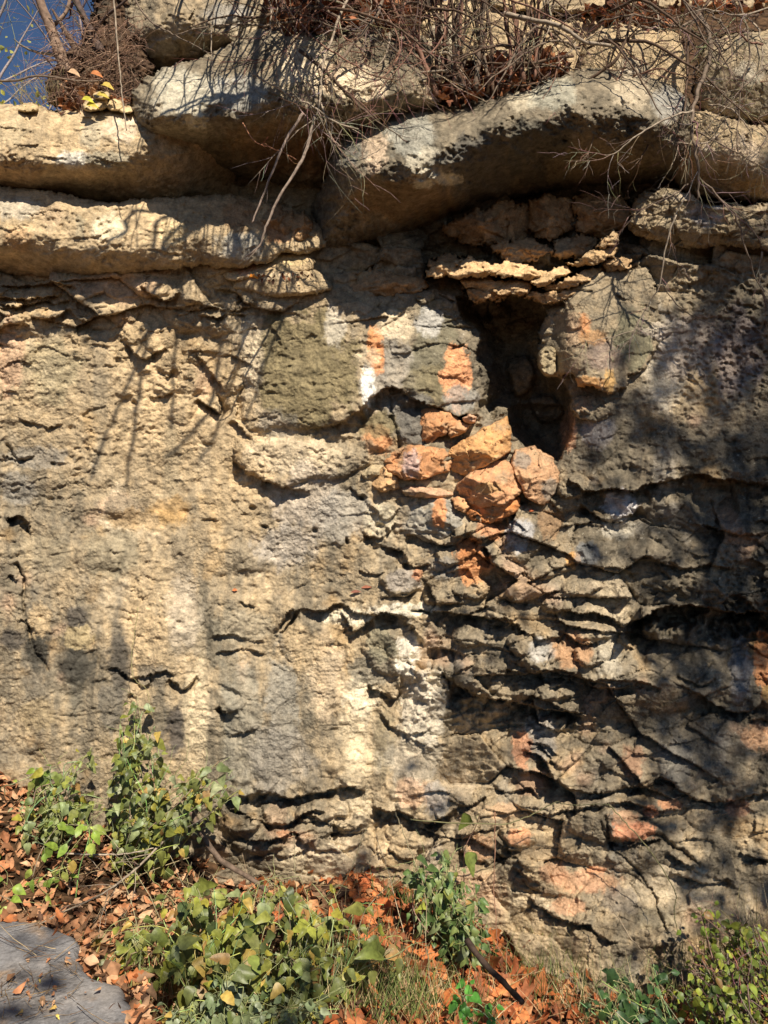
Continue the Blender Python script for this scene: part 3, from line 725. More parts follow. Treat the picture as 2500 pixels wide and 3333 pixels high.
rock('boulder', 'largest overhanging boulder, pale top edge and deep shadowed underside, in front of the shrub stems', 'boulder',
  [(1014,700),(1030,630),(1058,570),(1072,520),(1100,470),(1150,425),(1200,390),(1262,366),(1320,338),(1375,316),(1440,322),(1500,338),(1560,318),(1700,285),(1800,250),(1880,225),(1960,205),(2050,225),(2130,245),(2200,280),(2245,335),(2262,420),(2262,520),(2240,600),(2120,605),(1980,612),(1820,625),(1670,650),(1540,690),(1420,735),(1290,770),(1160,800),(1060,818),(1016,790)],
  [(1030,700,.02),(1070,600,.20),(1110,520,.30),(1160,560,.36),(1260,585,.41),(1380,590,.42),(1480,490,.44),(1600,410,.45),(1720,380,.45),(1850,365,.45),(1960,385,.43),(2100,420,.40),(2220,410,.34),
   (1200,420,.24),(1350,340,.18),(1500,360,.24),(1700,300,.28),(1900,240,.26),(2050,245,.24),(2180,300,.26),(1280,450,.33),(1500,410,.35),
   (1060,800,.04),(1170,780,.05),(1290,750,.01),(1420,715,-.08),(1540,680,-.10),(1670,645,-.10),(1820,620,-.10),(1980,610,-.08),(2200,600,.0),(1250,670,.20),(1420,640,.18),(1600,570,.17),(1780,520,.18),(1950,510,.19),(2120,520,.18),(1110,680,.16)],
  R=.17, r=100, g=.66, pits=2.0, rough=2.3, lump=.06, strata=.25, gvar=.30, seed=23, jit=8, crust=[(1230,550,60,40,1.),(1400,570,80,40,1.1),(1470,500,40,60,.9),(1700,370,60,20,1.),(2000,430,60,70,1.),(1800,520,60,60,.4),(1080,640,20,60,.9)], stains_shade=[(1340,430,90,90,[.36,.35,.30],.7,.5),(1220,480,45,90,[.66,.5,.36],.6,.4),(1400,540,80,60,[.6,.54,.42],.6,.4),(1130,480,60,90,[.2,.2,.18],.6,.5),
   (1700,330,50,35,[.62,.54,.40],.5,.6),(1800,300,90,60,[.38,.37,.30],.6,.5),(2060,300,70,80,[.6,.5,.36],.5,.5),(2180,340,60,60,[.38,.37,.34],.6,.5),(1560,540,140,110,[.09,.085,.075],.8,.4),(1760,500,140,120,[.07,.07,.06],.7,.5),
   (1300,650,200,70,[.22,.14,.07],.6,.5),(1500,720,200,60,[.25,.17,.08],.5,.5),(1950,560,180,90,[.25,.2,.12],.6,.5),(1460,585,50,22,[.62,.58,.46],.6,.5),(1380,600,40,16,[.60,.56,.44],.6,.5)])  # dark patches low on the face: brown stains plus painted underside shade
rock('ledge', 'upper left ledge of pale limestone, capped with yellow leaves and small stones', 'rock ledge',
  [(-260,345),(-60,350),(20,345),(60,352),(110,350),(180,362),(260,358),(330,350),(430,348),(560,360),(700,420),(760,520),(760,640),(620,665),(450,665),(300,660),(200,640),(80,622),(-60,612),(-260,605)],
  [(-200,370,.20),(0,365,.20),(200,370,.20),(420,370,.20),(-200,540,.28),(0,540,.28),(150,545,.30),(280,550,.29),(420,510,.29),(600,500,.20),(-200,610,.10),(0,610,.10),(200,635,.06),(400,655,.02),(600,655,-.05),(200,450,.27),(700,600,-.1)],
  R=.06, r=30, g=.20, pits=1.2, rough=1.7, strata=.6, lump=.03, seed=37, gvar=.2, jit=5, stains_shade=[(300,440,45,45,[.42,.37,.27],.7,.4),(40,420,60,50,[.42,.34,.22],.6,.5),(240,520,60,30,[.64,.62,.56],.7,.5),(390,420,60,50,[.68,.56,.42],.6,.5),
   (350,520,80,30,[.35,.32,.24],.7,.5),(60,560,80,50,[.38,.24,.12],.5,.5),(280,610,90,30,[.3,.25,.16],.6,.5)])
rock('ledge', 'middle left ledge, long pale bulging band above the black horizontal gap', 'rock ledge',
  [(-260,590),(-60,600),(60,612),(160,622),(250,640),(340,662),(430,650),(600,640),(800,640),(1000,700),(1060,790),(1000,830),(930,820),(880,850),(800,868),(720,872),(650,868),(560,878),(470,885),(380,900),(280,908),(150,905),(40,895),(-60,880),(-260,880)],
  [(-200,620,.18),(0,630,.18),(200,650,.20),(400,665,.18),(600,665,.12),(-200,820,.23),(0,822,.23),(150,815,.23),(300,850,.22),(450,825,.21),(560,840,.19),(700,830,.16),(850,830,.12),(1000,790,.04),(0,880,.07),(150,900,.06),(300,902,.08),(450,880,.12),(650,865,.10),(900,700,.0),(700,700,.12),(300,740,.24)],
  R=.05, r=24, g=.20, pits=1.3, rough=1.6, strata=.5, lump=.025, seed=41, gvar=.22, jit=6, stains_shade=[(60,680,80,40,[.42,.38,.31],.7,.5),(170,700,50,35,[.46,.34,.22],.6,.5),(350,740,60,50,[.75,.65,.46],.6,.5),(260,740,16,50,[.3,.26,.18],.6,.5),
   (560,760,60,50,[.75,.58,.33],.5,.5),(780,800,80,50,[.38,.37,.33],.7,.5),(60,780,50,40,[.45,.27,.14],.5,.5),(900,740,60,60,[.35,.16,.07],.7,.5),(780,700,60,60,[.33,.20,.11],.6,.5)])
rock('block', 'tall grey block at the top left, standing behind the long rounded boulder', 'rock block',
  [(395,40),(420,-60),(600,-120),(900,-120),(960,-20),(1000,60),(960,150),(820,190),(700,230),(560,250),(470,265),(440,190),(410,110)],
  [(400,0,.06),(600,-80,.05),(900,-80,.0),(700,100,.10),(480,220,.02),(520,120,.10),(900,140,.02),(640,200,.04)],
  R=.05, r=20, g=.48, pits=.8, strata=.35, facet=.4, planes=7, lump=.03, seed=53, gvar=.18, stains_shade=[(560,200,110,40,[.5,.38,.22],.7,.4),(520,160,60,30,[.36,.34,.28],.5,.4),(800,80,60,40,[.58,.48,.34],.6,.5),(740,50,90,40,[.3,.29,.27],.6,.5)])
rock('block', 'pale rock behind the shrub stems, streaked by their shadows', 'rock block',
  [(1355,60),(1400,20),(1480,5),(1560,10),(1680,40),(1800,55),(1960,60),(2000,200),(1990,300),(1900,340),(1700,350),(1500,350),(1380,340),(1340,200)],
  [(1400,40,.0),(1600,30,.0),(1900,70,.0),(1650,180,.05),(1400,320,.05),(1900,320,.05)],
  R=.06, r=30, g=.18, pits=.5, strata=.4, facet=.3, seed=61, gvar=.2, stains_shade=[(1450,150,60,90,[.42,.40,.33],.6,.5),(1620,300,120,60,[.2,.10,.05],.7,.5)])
rock('block', 'broad cream slab crossing the top edge, left of the twig tangle', 'rock block',
  [(1560,-120),(1900,-120),(2300,-110),(2700,-100),(2700,20),(2500,30),(2300,40),(2050,30),(1900,45),(1750,40),(1600,25)],
  [(1560,-100,-.05),(2600,-100,-.05),(2100,-20,.0),(1700,20,.02)], R=.05, r=22, g=.32, pits=.6, strata=.8, facet=.3, seed=67, stains_shade=[(1700,10,70,30,[.44,.30,.15],.6,.5)])
rock('block', 'round-shouldered pale block above the right end of the overhanging boulder', 'rock block',
  [(1960,90),(2030,75),(2100,85),(2180,95),(2215,130),(2225,200),(2230,290),(2190,330),(2050,300),(1960,310),(1900,330),(1880,240),(1900,140)],
  [(1960,110,.10),(2150,110,.10),(2080,200,.16),(1950,300,.14),(2200,300,.14)], R=.06, r=30, g=.22, pits=.9, seed=71, stains_shade=[(2060,230,60,50,[.3,.27,.22],.6,.5),(2040,250,50,30,[.7,.62,.5],.5,.5)])
rock('block', 'dull brown-grey block at the upper right edge behind hanging twigs', 'rock block',
  [(2290,150),(2360,120),(2480,105),(2700,100),(2700,410),(2520,400),(2400,395),(2300,370),(2260,310),(2270,220)],
  [(2290,170,.12),(2600,150,.12),(2450,260,.20),(2300,350,.10),(2600,380,.08)], R=.07, r=34, g=.45, pits=.8, seed=73, stains_shade=[(2450,300,80,40,OLIVE,.5,.5),(2430,240,50,40,[.5,.46,.38],.5,.5)])
rock('block', 'light pitted block at the right edge, below the brown-grey block', 'rock block',
  [(2235,380),(2290,365),(2380,390),(2480,410),(2700,420),(2700,660),(2500,655),(2400,650),(2300,640),(2220,620),(2190,540),(2215,450)],
  [(2250,390,.20),(2600,430,.18),(2300,500,.28),(2500,520,.28),(2500,560,.27),(2300,600,.12),(2600,640,.06)], R=.06, r=28, g=.20, pits=1.5, strata=.3, seed=79, jit=7, stains_shade=[(2420,500,60,60,[.66,.52,.38],.6,.5),(2330,560,60,40,[.28,.22,.14],.6,.5),(2480,610,100,30,[.42,.28,.13],.6,.5),(2300,520,40,50,[.62,.58,.48],.5,.5)])
rock('block', 'rubbly pale ledge end with purple-grey tinge at the right edge', 'rock block',
  [(2080,640),(2160,610),(2240,625),(2300,660),(2400,665),(2500,665),(2700,670),(2700,820),(2500,815),(2350,800),(2250,810),(2130,790),(2060,760),(2050,700)],
  [(2100,650,.14),(2300,680,.16),(2600,690,.16),(2150,740,.14),(2400,760,.20),(2600,800,.08),(2200,790,.06)], R=.05, r=22, g=.36, pits=1.3, strata=1., facet=.8, seed=83, jit=8, stains_shade=[(2300,700,60,40,[.38,.36,.38],.6,.5),(2250,640,100,20,[.6,.5,.38],.6,.5),(2400,760,100,40,[.17,.13,.08],.6,.5)])
rock('slab', 'thin pale slab jutting out in the sun, left of the dark recess under the largest boulder', 'rock slab',
  [(770,905),(810,890),(870,885),(960,880),(1030,880),(1065,905),(1080,935),(1050,955),(980,962),(900,968),(850,962),(800,950),(760,935)],
  [(800,895,.06),(1040,895,.06),(920,925,.13),(860,955,.08),(1040,945,.09)], R=.05, r=16, g=.25, pits=1., strata=.4, seed=89, jit=4, stains_shade=[(900,895,80,14,[.66,.52,.34],.6,.4)], mat=M_STONE)
rock('slab', 'leaf-strewn yellowish slab sloping under the twig shadows', 'rock slab',
  [(720,880),(760,850),(850,830),(960,815),(1020,840),(1010,880),(930,890),(830,905),(760,915),(730,905)],
  [(740,890,.05),(1000,850,.03),(870,840,.02),(830,895,.10)], R=.04, r=16, g=.05, pits=.5, strata=.6, seed=97, jit=4, stains_shade=[(790,870,45,25,[.62,.33,.2],.7,.4),(940,850,60,20,[.68,.52,.28],.6,.4)])
# flaky orange ledge and the stones under the big boulder
flk = [
 ([(1385,880),(1430,852),(1480,850),(1500,868),(1460,900),(1400,905)], .09, .12, 'tan flake with a rounded sunlit nose, first of the flaky row'),
 ([(1450,868),(1500,842),(1530,838),(1560,850),(1590,858),(1640,868),(1620,890),(1560,900),(1500,905),(1460,895)], .11, .15, 'jagged pale orange flake catching the sun'),
 ([(1580,870),(1640,845),(1700,858),(1760,880),(1790,900),(1720,915),(1650,905),(1600,895)], .10, .13, 'pointed cream-orange flake next to the jagged one'),
 ([(1490,905),(1580,900),(1680,915),(1700,935),(1620,950),(1520,945)], .06, .09, 'brown flake tucked beneath the jagged pale orange one'),
 ([(1610,915),(1680,905),(1740,925),(1720,960),(1650,962),(1600,945)], .08, .10, 'small rusty flake tucked beneath the pointed one'),
 ([(1720,915),(1790,880),(1850,862),(1870,880),(1820,910),(1750,935)], .11, .14, 'tan flake leaning up towards the flat brown stone'),
 ([(1760,940),(1850,900),(1930,870),(1990,862),(1980,890),(1900,925),(1800,960)], .10, .13, 'long thin tan flake below the leaning one'),
 ([(1840,865),(1910,830),(1970,800),(2010,805),(2000,840),(1920,865)], .12, .15, 'upper tan flake ending under the twigs'),
 ([(1930,810),(1965,770),(2000,745),(2020,780),(2000,800),(1950,815)], .13, .15, 'crumbly standing flake topping the tan row'),
 ([(1960,850),(2020,830),(2060,850),(2040,880),(1980,890)], .11, .13, 'short orange flake at the end of the tan row'),
 ([(1700,960),(1780,950),(1880,935),(1960,920),(1950,950),(1860,980),(1760,990)], .07, .10, 'grey-brown flake lowest in the tan row'),
]
for k, (pl_, h0, h1, lab) in enumerate(flk):
    a = np.array(pl_)
    rock('flake', lab, 'rock flake', pl_, [(0, a[:, 1].min(), h0), (0, a[:, 1].max(), h1)], R=.02, r=6, g=.12, pits=.3, strata=1.1, facet=.5, rough=.7, planes=6, seed=600+k*3, jit=8,
         tint=(*([.60,.38,.19] if k in (0,1,2,5,7) else [.46,.28,.14]), .7), scale=.5, group='flakes of the flaky ledge')
stones = [
 ([(1440,730),(1530,690),(1660,650),(1740,680),(1740,760),(1650,800),(1530,800),(1450,775)], .03, 'wide orange-brown stone wedged highest in the recess under the largest boulder', 1),
 ([(1720,650),(1790,630),(1870,650),(1870,740),(1800,785),(1725,770)], .03, 'rounded brown stone in the recess, right of the wide orange-brown one', 2),
 ([(1860,640),(1950,625),(2040,640),(2060,730),(1970,780),(1880,760)], .04, 'dark brown stone at the right end of the recess', 3),
 ([(1600,790),(1680,775),(1780,790),(1800,830),(1720,860),(1640,850),(1600,830)], .07, 'flat ochre stone resting just above the flaky orange ledge', 4),
 ([(1800,770),(1890,765),(1950,780),(1930,820),(1860,850),(1800,840)], .06, 'flat brown stone above the long tan ledge', 5),
 ([(1380,860),(1420,835),(1490,830),(1530,850),(1500,880),(1420,890)], .07, 'small tan stone at the left end of the flaky orange ledge', 6),
 ([(1080,900),(1160,880),(1280,870),(1380,890),(1400,930),(1330,970),(1220,975),(1120,960)], .03, 'long brown ledge in shadow, right of the thin pale slab', 7),
 ([(1500,930),(1560,915),(1630,925),(1660,950),(1620,985),(1540,985)], .06, 'pale orange stone hanging below the flaky ledge', 8),
 ([(830,690),(900,670),(960,690),(970,750),(920,780),(850,760)], .08, 'dim reddish block left of the two hanging sticks', 9),
 ([(940,700),(1000,690),(1030,740),(1010,790),(950,780)], .06, 'dim reddish block between the stick and the largest boulder', 10)]
for (pl_, h0, lab, k) in stones:
    a = np.array(pl_); c0 = a.mean(0)
    rock('stone', lab, 'stone', pl_, [(0, a[:, 1].min(), h0-.03), (0, a[:, 1].max(), h0+.02)], R=.04, r=14, g=.42, pits=.5, strata=.5, facet=.8, rough=1.1, planes=7, seed=110+k*3, jit=13,
         tint=(*[.46,.25,.11], .65), scale=.6, group='stones wedged under the overhanging boulders')
# orange broken stones at the mouth of the hollow
ors = [
 ([(1243,1490),(1270,1470),(1340,1448),(1400,1455),(1440,1462),(1475,1500),(1450,1535),(1380,1555),(1320,1560),(1270,1535)], .13, .17, 'orange-pink angular stone with purple streaks, left of the hollow', ORANGE),
 ([(1460,1475),(1500,1440),(1560,1405),(1620,1375),(1645,1362),(1655,1410),(1655,1470),(1600,1500),(1530,1545),(1475,1530)], .15, .20, 'sloping orange stone pointing up into the black hollow', [.66,.34,.13]),
 ([(1490,1580),(1530,1545),(1590,1505),(1640,1500),(1690,1560),(1695,1600),(1640,1640),(1560,1650),(1510,1630)], .20, .24, 'big orange-pink faceted stone below the hollow', [.64,.31,.15]),
 ([(1500,1620),(1560,1615),(1640,1610),(1690,1620),(1680,1665),(1600,1700),(1540,1690),(1510,1660)], .15, .17, 'deep orange stone directly under the big faceted one', [.62,.22,.06]),
 ([(1680,1470),(1740,1462),(1790,1490),(1815,1530),(1810,1600),(1770,1640),(1720,1620),(1690,1570),(1670,1520)], .13, .19, 'orange and grey stone at the right foot of the hollow', [.56,.31,.17]),
 ([(1210,1545),(1250,1520),(1290,1550),(1300,1590),(1240,1600),(1205,1580)], .10, .13, 'small smooth orange stone at the left of the cluster', [.64,.38,.18]),
 ([(1175,1540),(1210,1515),(1245,1510),(1235,1550),(1190,1565)], .08, .10, 'small buff stone touching the smooth orange one', [.5,.40,.25]),
 ([(1370,1340),(1400,1325),(1460,1345),(1500,1370),(1480,1400),(1430,1420),(1400,1450),(1365,1440)], .10, .13, 'wedge-shaped orange stone hanging under the grey slab', ORANGE),
 ([(1455,1395),(1490,1375),(1530,1380),(1510,1410),(1470,1425)], .10, .12, 'little orange stone between wedge-shaped stone and hollow', [.6,.33,.17]),
 ([(1505,1365),(1530,1345),(1550,1355),(1545,1375),(1515,1378)], .12, .13, 'tiny pink knob of stone on the lip of the hollow', [.62,.35,.22]),
 ([(1310,1590),(1340,1580),(1430,1590),(1480,1605),(1440,1625),(1360,1620),(1320,1610)], .11, .12, 'thin pinkish flake above the grey rounded stone', [.56,.34,.22]),
 ([(1330,1650),(1370,1620),(1440,1625),(1500,1640),(1540,1680),(1530,1740),(1460,1775),(1390,1760),(1330,1720)], .13, .17, 'rounded blue-grey stone with one orange streak', [.30,.29,.26]),
 ([(1470,1620),(1500,1615),(1530,1650),(1510,1670),(1480,1655)], .14, .16, 'small orange chip beside the deep orange stone', [.66,.33,.15]),
]
for k, (pl_, h0, h1, lab, tc) in enumerate(ors):
    a = np.array(pl_, float); a = a.mean(0)+(a-a.mean(0))*1.08; pl_ = [tuple(q) for q in a]; tc = tuple(q*.92 for q in tc); big = (a.max(0)-a.min(0)).min() > 90
    st = []
    cu, cv = a.mean(0)
    if k == 11: st = [(1430,1668,26,50,ORANGE,.85,.3)]
    if k == 0: st = [(1340,1510,30,45,[.5,.38,.36],.7,.4)]
    if k == 4: st = [(1700,1500,30,30,[.2,.19,.17],.7,.4),(1790,1590,30,40,[.22,.21,.18],.7,.4)]
    if k == 2: st = [(1590,1590,50,22,[.55,.36,.17],.6,.4)]
    rock('stone', lab, 'stone', pl_, [(0, a[:, 1].min(), h0), (0, a[:, 1].max(), h1)], R=.02, r=7, g=.4, pits=.4, strata=.3, facet=.8, rough=.8, planes=8 if big else 6,
         seed=200+k*5, jit=3.5, tint=(*tc, .86), scale=.65, stains_shade=st, mat=M_SMOOTH, group='broken stones around the hollow')
# orange-stained block right of the hollow, shade of its left side painted in
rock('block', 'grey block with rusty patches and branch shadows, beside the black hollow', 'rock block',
  [(1750,1085),(1772,1040),(1835,1000),(1850,935),(1960,880),(2110,870),(2150,960),(2148,1120),(2105,1200),(2050,1222),(2035,1262),(1985,1285),(1935,1262),(1885,1255),(1860,1215),(1800,1222),(1765,1180)],
  [(1750,1120,-.08),(1800,1060,-.02),(1790,1190,-.03),(1838,1150,.10),(1850,1020,.10),(1870,1120,.15),(1950,950,.10),(2100,940,.08),(2140,1100,.07),(2120,1200,.08),(2040,1100,.12),(1960,1120,.15),(1950,1240,.17),(1860,1215,.13),(2050,1240,.12)],
  R=.03, r=12, raw=True, g=.46, pits=.5, facet=.35, rough=.9, seed=131, gvar=.14, scale=.8, jit=7, stains_shade=[(1900,1060,26,40,ORANGE,.7,.5),(1930,1100,50,26,[.5,.27,.12],.6,.5),(1920,1245,70,22,[.62,.34,.14],.8,.4),(1865,1080,26,60,[.50,.34,.22],.6,.5),(2060,1100,70,110,[.17,.16,.105],.8,.4),
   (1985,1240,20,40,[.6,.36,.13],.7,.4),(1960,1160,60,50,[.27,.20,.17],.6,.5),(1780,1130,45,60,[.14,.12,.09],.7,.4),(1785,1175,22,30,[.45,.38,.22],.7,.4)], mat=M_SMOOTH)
rock('stone', 'small grey stone wedged below the block with rusty patches', 'stone',
  [(1860,1330),(1880,1290),(1940,1280),(2000,1300),(2010,1340),(1950,1375),(1880,1360)], [(0,1290,.06),(0,1370,.10)], R=.05, r=20, g=.5, facet=.8, seed=141, scale=.6, stains_shade=[(1900,1320,30,20,[.45,.29,.18],.6,.4)])

rock('stone', 'crumbly tan knob on the shaded side of the block with rusty patches', 'stone',
  [(1755,1150),(1775,1130),(1805,1135),(1812,1170),(1805,1215),(1780,1222),(1758,1195)], [(0,1130,.06),(0,1220,.09)], R=.03, r=10, g=.35, pits=1.5, facet=.6, rough=1.4, seed=147, scale=.5, jit=3, tint=(.42,.34,.20,.5))
# ------------------------------------------------------------------ plants: builders
class MB:
    def __init__(s): s.v = []; s.f = []; s.c = []; s.n = 0
    def add(s, vs, fs, col):
        s.v.extend(vs); s.f.extend([tuple(i+s.n for i in f) for f in fs]); s.c.extend([col]*len(vs)); s.n += len(vs)
    def tube(s, pts, r0, r1, col=(1, 1, 1), sides=5, wob=0.):
        m = len(pts)
        if m < 2: return
        vs = []; fs = []
        ref = Vector((.31, .9, .17))
        for i, p in enumerate(pts):
            d = (pts[min(i+1, m-1)]-pts[max(i-1, 0)])
            if d.length < 1e-7: d = Vector((0, 0, 1))
            d.normalize()
            a = d.cross(ref)
            if a.length < .1: a = d.cross(Vector((1, 0, 0)))
            a.normalize(); b = d.cross(a)
            r = r0+(r1-r0)*i/(m-1)
            if wob: r *= 1+random.uniform(-wob, wob)
            for k in range(sides):
                t = 2*PI*k/sides
                vs.append(p+a*(r*math.cos(t))+b*(r*math.sin(t)))
        for i in range(m-1):
            for k in range(sides):
                k2 = (k+1) % sides
                fs.append((i*sides+k, i*sides+k2, (i+1)*sides+k2, (i+1)*sides+k))
        fs.append(tuple(range((m-1)*sides, m*sides))); fs.append(tuple(range(sides-1, -1, -1)))
        s.add(vs, fs, col)
    def leaf(s, p, d, nrm, L, W, prof, fold=.25, curl=.3, col=(.1, .2, .05), rag=0., twist=0.):
        """p base, d direction to the tip, prof list of (position, half width) along the blade"""
        d = d.normalized(); sd = d.cross(nrm)
        if sd.length < .05: sd = d.cross(Vector((.3, .5, .8)))
        sd.normalize(); nn = sd.cross(d).normalized()
        vs = []; fs = []
        for i, (t, wd) in enumerate(prof):
            th = curl*t
            c = p+d*(L*t*math.cos(th*.6))+nn*(-L*t*math.sin(th))
            tw = twist*t
            sx = sd*math.cos(tw)+nn*math.sin(tw)
            e = W*wd
            ra = 1+random.uniform(-rag, rag); rb = 1+random.uniform(-rag, rag)
            up = nn*(fold*e)
            vs += [c-sx*e*ra+up, c-sx*e*.5+up*.35, c, c+sx*e*.5+up*.35, c+sx*e*rb+up]
        for i in range(len(prof)-1):
            for k in range(4):
                a = i*5+k; fs.append((a, a+1, a+6, a+5))
        s.add(vs, fs, col)
    def build(s, name, mat, parent=None, smooth=True):
        me = bpy.data.meshes.new(name)
        me.from_pydata(s.v, [], s.f)
        a = me.color_attributes.new('own_colour', 'FLOAT_COLOR', 'POINT')
        c = np.ones((len(s.v), 4), np.float32); c[:, :3] = np.array(s.c, np.float32).reshape(-1, 3)
        a.data.foreach_set('color', c.ravel())
        me.polygons.foreach_set('use_smooth', np.full(len(me.polygons), smooth, bool))
        me.materials.append(mat)
        o = bpy.data.objects.new(name, me); COL.objects.link(o)
        if parent: o.parent = parent
        return o

def leaf_material(name, rough=.5, trans=.25, spec=.35, var=.25):
    m, n, l, b = new_mat(name, rough, spec)
    at = n.new('ShaderNodeAttribute'); at.attribute_name = 'own_colour'
    tc = n.new('ShaderNodeTexCoord'); nz = n.new('ShaderNodeTexNoise'); nz.inputs['Scale'].default_value = 60; nz.inputs['Detail'].default_value = 4
    l.new(tc.outputs['Object'], nz.inputs['Vector'])
    r = n.new('ShaderNodeMapRange'); r.inputs[1].default_value = .3; r.inputs[2].default_value = .7; r.inputs[3].default_value = 1-var; r.inputs[4].default_value = 1+var
    l.new(nz.outputs['Fac'], r.inputs[0])
    vm = n.new('ShaderNodeVectorMath'); vm.operation = 'SCALE'; l.new(at.outputs['Color'], vm.inputs[0]); l.new(r.outputs[0], vm.inputs['Scale'])
    l.new(vm.outputs[0], b.inputs['Base Color'])
    bp = n.new('ShaderNodeBump'); bp.inputs['Strength'].default_value = .3; bp.inputs['Distance'].default_value = .004
    l.new(nz.outputs['Fac'], bp.inputs['Height']); l.new(bp.outputs[0], b.inputs['Normal'])
    if trans > 0:
        tr = n.new('ShaderNodeBsdfTranslucent'); l.new(vm.outputs[0], tr.inputs['Color'])
        mx = n.new('ShaderNodeMixShader'); mx.inputs[0].default_value = trans
        l.new(b.outputs[0], mx.inputs[1]); l.new(tr.outputs[0], mx.inputs[2])
        l.new(mx.outputs[0], n['Material Output'].inputs['Surface'])
    return m
M_LEAF = leaf_material('green_leaf', .42, .26, .32, .35)
M_DRY = leaf_material('dry_leaf', .7, .15, .2, .35)
M_GRASS = leaf_material('grass_blade', .6, .2, .2)
M_BARK = leaf_material('twig_bark', .85, 0, .2, .4)

def empty(name, loc, label, cat, group=None):
    o = bpy.data.objects.new(name, None); COL.objects.link(o); o.location = loc
    return tag(o, label, cat, group)

def build_at(mb, name, mat, root, smooth=True):
    L = root.location
    mb.v = [x-L for x in mb.v]
    return mb.build(name, mat, root, smooth)

def rv(s=1.): return Vector((random.uniform(-s, s), random.uniform(-s, s), random.uniform(-s, s)))

def vsmooth(pts, n=4):
    out = []; m = len(pts)
    for i in range(m-1):
        p0, p1, p2, p3 = pts[max(i-1, 0)], pts[i], pts[i+1], pts[min(i+2, m-1)]
        for k in range(n):
            t = k/n
            out.append(.5*((2*p1)+(-p0+p2)*t+(2*p0-5*p1+4*p2-p3)*t*t+(-p0+3*p1-3*p2+p3)*t**3))
    out.append(pts[-1]); return out

def wander(p, d, L, seg, wob, grav=0.):
    pts = [p.copy()]; d = d.normalized()
    for i in range(seg):
        d = (d+rv(wob)+Vector((0, 0, grav))).normalized()
        p = p+d*(L/seg); pts.append(p.copy())
    return pts

def twigs(mb, pts, r0, r1, col, dens, L, depth, sides=4, wob=.25, spread=.9, grav=0.):
    """side twigs along a stem, recursively"""
    if depth == 0: return
    tot = sum((pts[i+1]-pts[i]).length for i in range(len(pts)-1))
    n = max(1, int(dens*tot+random.random()))
    for _ in range(n):
        t = random.uniform(.12, 1.); x = t*(len(pts)-1); i = min(int(x), len(pts)-2); f = x-i
        p = pts[i].lerp(pts[i+1], f)
        d = (pts[i+1]-pts[i]).normalized()
        q = rv(1.).normalized(); q = (q-d*q.dot(d)).normalized()
        dd = (d+q*random.uniform(.4, 1.2)*spread)
        l = L*random.uniform(.35, 1.)
        r = (r0+(r1-r0)*t)*random.uniform(.4, .62)
        r = max(r, .0007)
        w_ = wander(p, dd, l, 5, wob, grav)
        cc = tuple(c*random.uniform(.75, 1.25) for c in col)
        mb.tube(w_, r, max(r*.4, .0005), cc, sides if r > .002 else 3)
        twigs(mb, w_, r, r*.4, col, dens*1.5, L*.5, depth-1, sides, wob, spread, grav)

BARK_G = (.16, .12, .09); BARK_P = (.29, .235, .18); BARK_D = (.10, .065, .045); BARK_R = (.20, .11, .08)

# ------------------------------------------------------------------ ground
GX = np.array([-4, (0-1250)*.001326, (150-1250)*.001326, (300-1250)*.001326, (700-1250)*.001326, (830-1250)*.001326, (1000-1250)*.001326, (1150-1250)*.001326,
   (1300-1250)*.001326, (1500-1250)*.001326, (1800-1250)*.0012, (2100-1250)*.0012, (2500-1250)*.0012, 4])
GZ = np.array([.85, .52, .45, .31, .13, .05, .05, .08, .04, -.06, -.20, -.17, -.02, .2])
def gz(x, y):
    x = np.asarray(x, float); y = np.asarray(y, float)
    fall = np.clip(-y, 0, 60)
    b = np.interp(x, GX, GZ)
    b = b*np.exp(-np.clip(fall-1.2, 0, 99)*.5)
    return b-.10*np.minimum(fall, 2.5)-.02*np.maximum(fall-2.5, 0)*0+.018*noise(x*3.1, y*3.1, 5)+.008*noise(x*11, y*11, 6)
gx = np.concatenate([np.linspace(-250, -3, 30), np.arange(-2.95, 2.96, .025), np.linspace(3, 250, 30)])
gy = np.concatenate([np.linspace(-250, -3.1, 30), np.arange(-3, .35, .025)])
X, Y = np.meshgrid(gx, gy[::-1])
soil, n_, l_, b_ = new_mat('forest_soil', .95, .1)
tc = n_.new('ShaderNodeTexCoord'); nz = n_.new('ShaderNodeTexNoise'); nz.inputs['Scale'].default_value = 22; nz.inputs['Detail'].default_value = 8
cr = n_.new('ShaderNodeValToRGB'); cr.color_ramp.elements[0].color = (.020, .012, .007, 1); cr.color_ramp.elements[1].color = (.13, .075, .04, 1)
cr.color_ramp.elements[0].position = .35; cr.color_ramp.elements[1].position = .7
l_.new(tc.outputs['Object'], nz.inputs['Vector']); l_.new(nz.outputs['Fac'], cr.inputs[0]); l_.new(cr.outputs[0], b_.inputs['Base Color'])
bp = n_.new('ShaderNodeBump'); bp.inputs['Distance'].default_value = .03; l_.new(nz.outputs['Fac'], bp.inputs['Height']); l_.new(bp.outputs[0], b_.inputs['Normal'])
g = grid_mesh('ground', np.stack([X, Y, gz(X, Y)], -1), np.ones(X.shape, bool), soil)
tag(g, 'brown leaf-strewn ground in front of the cliff', None, None, 'structure')

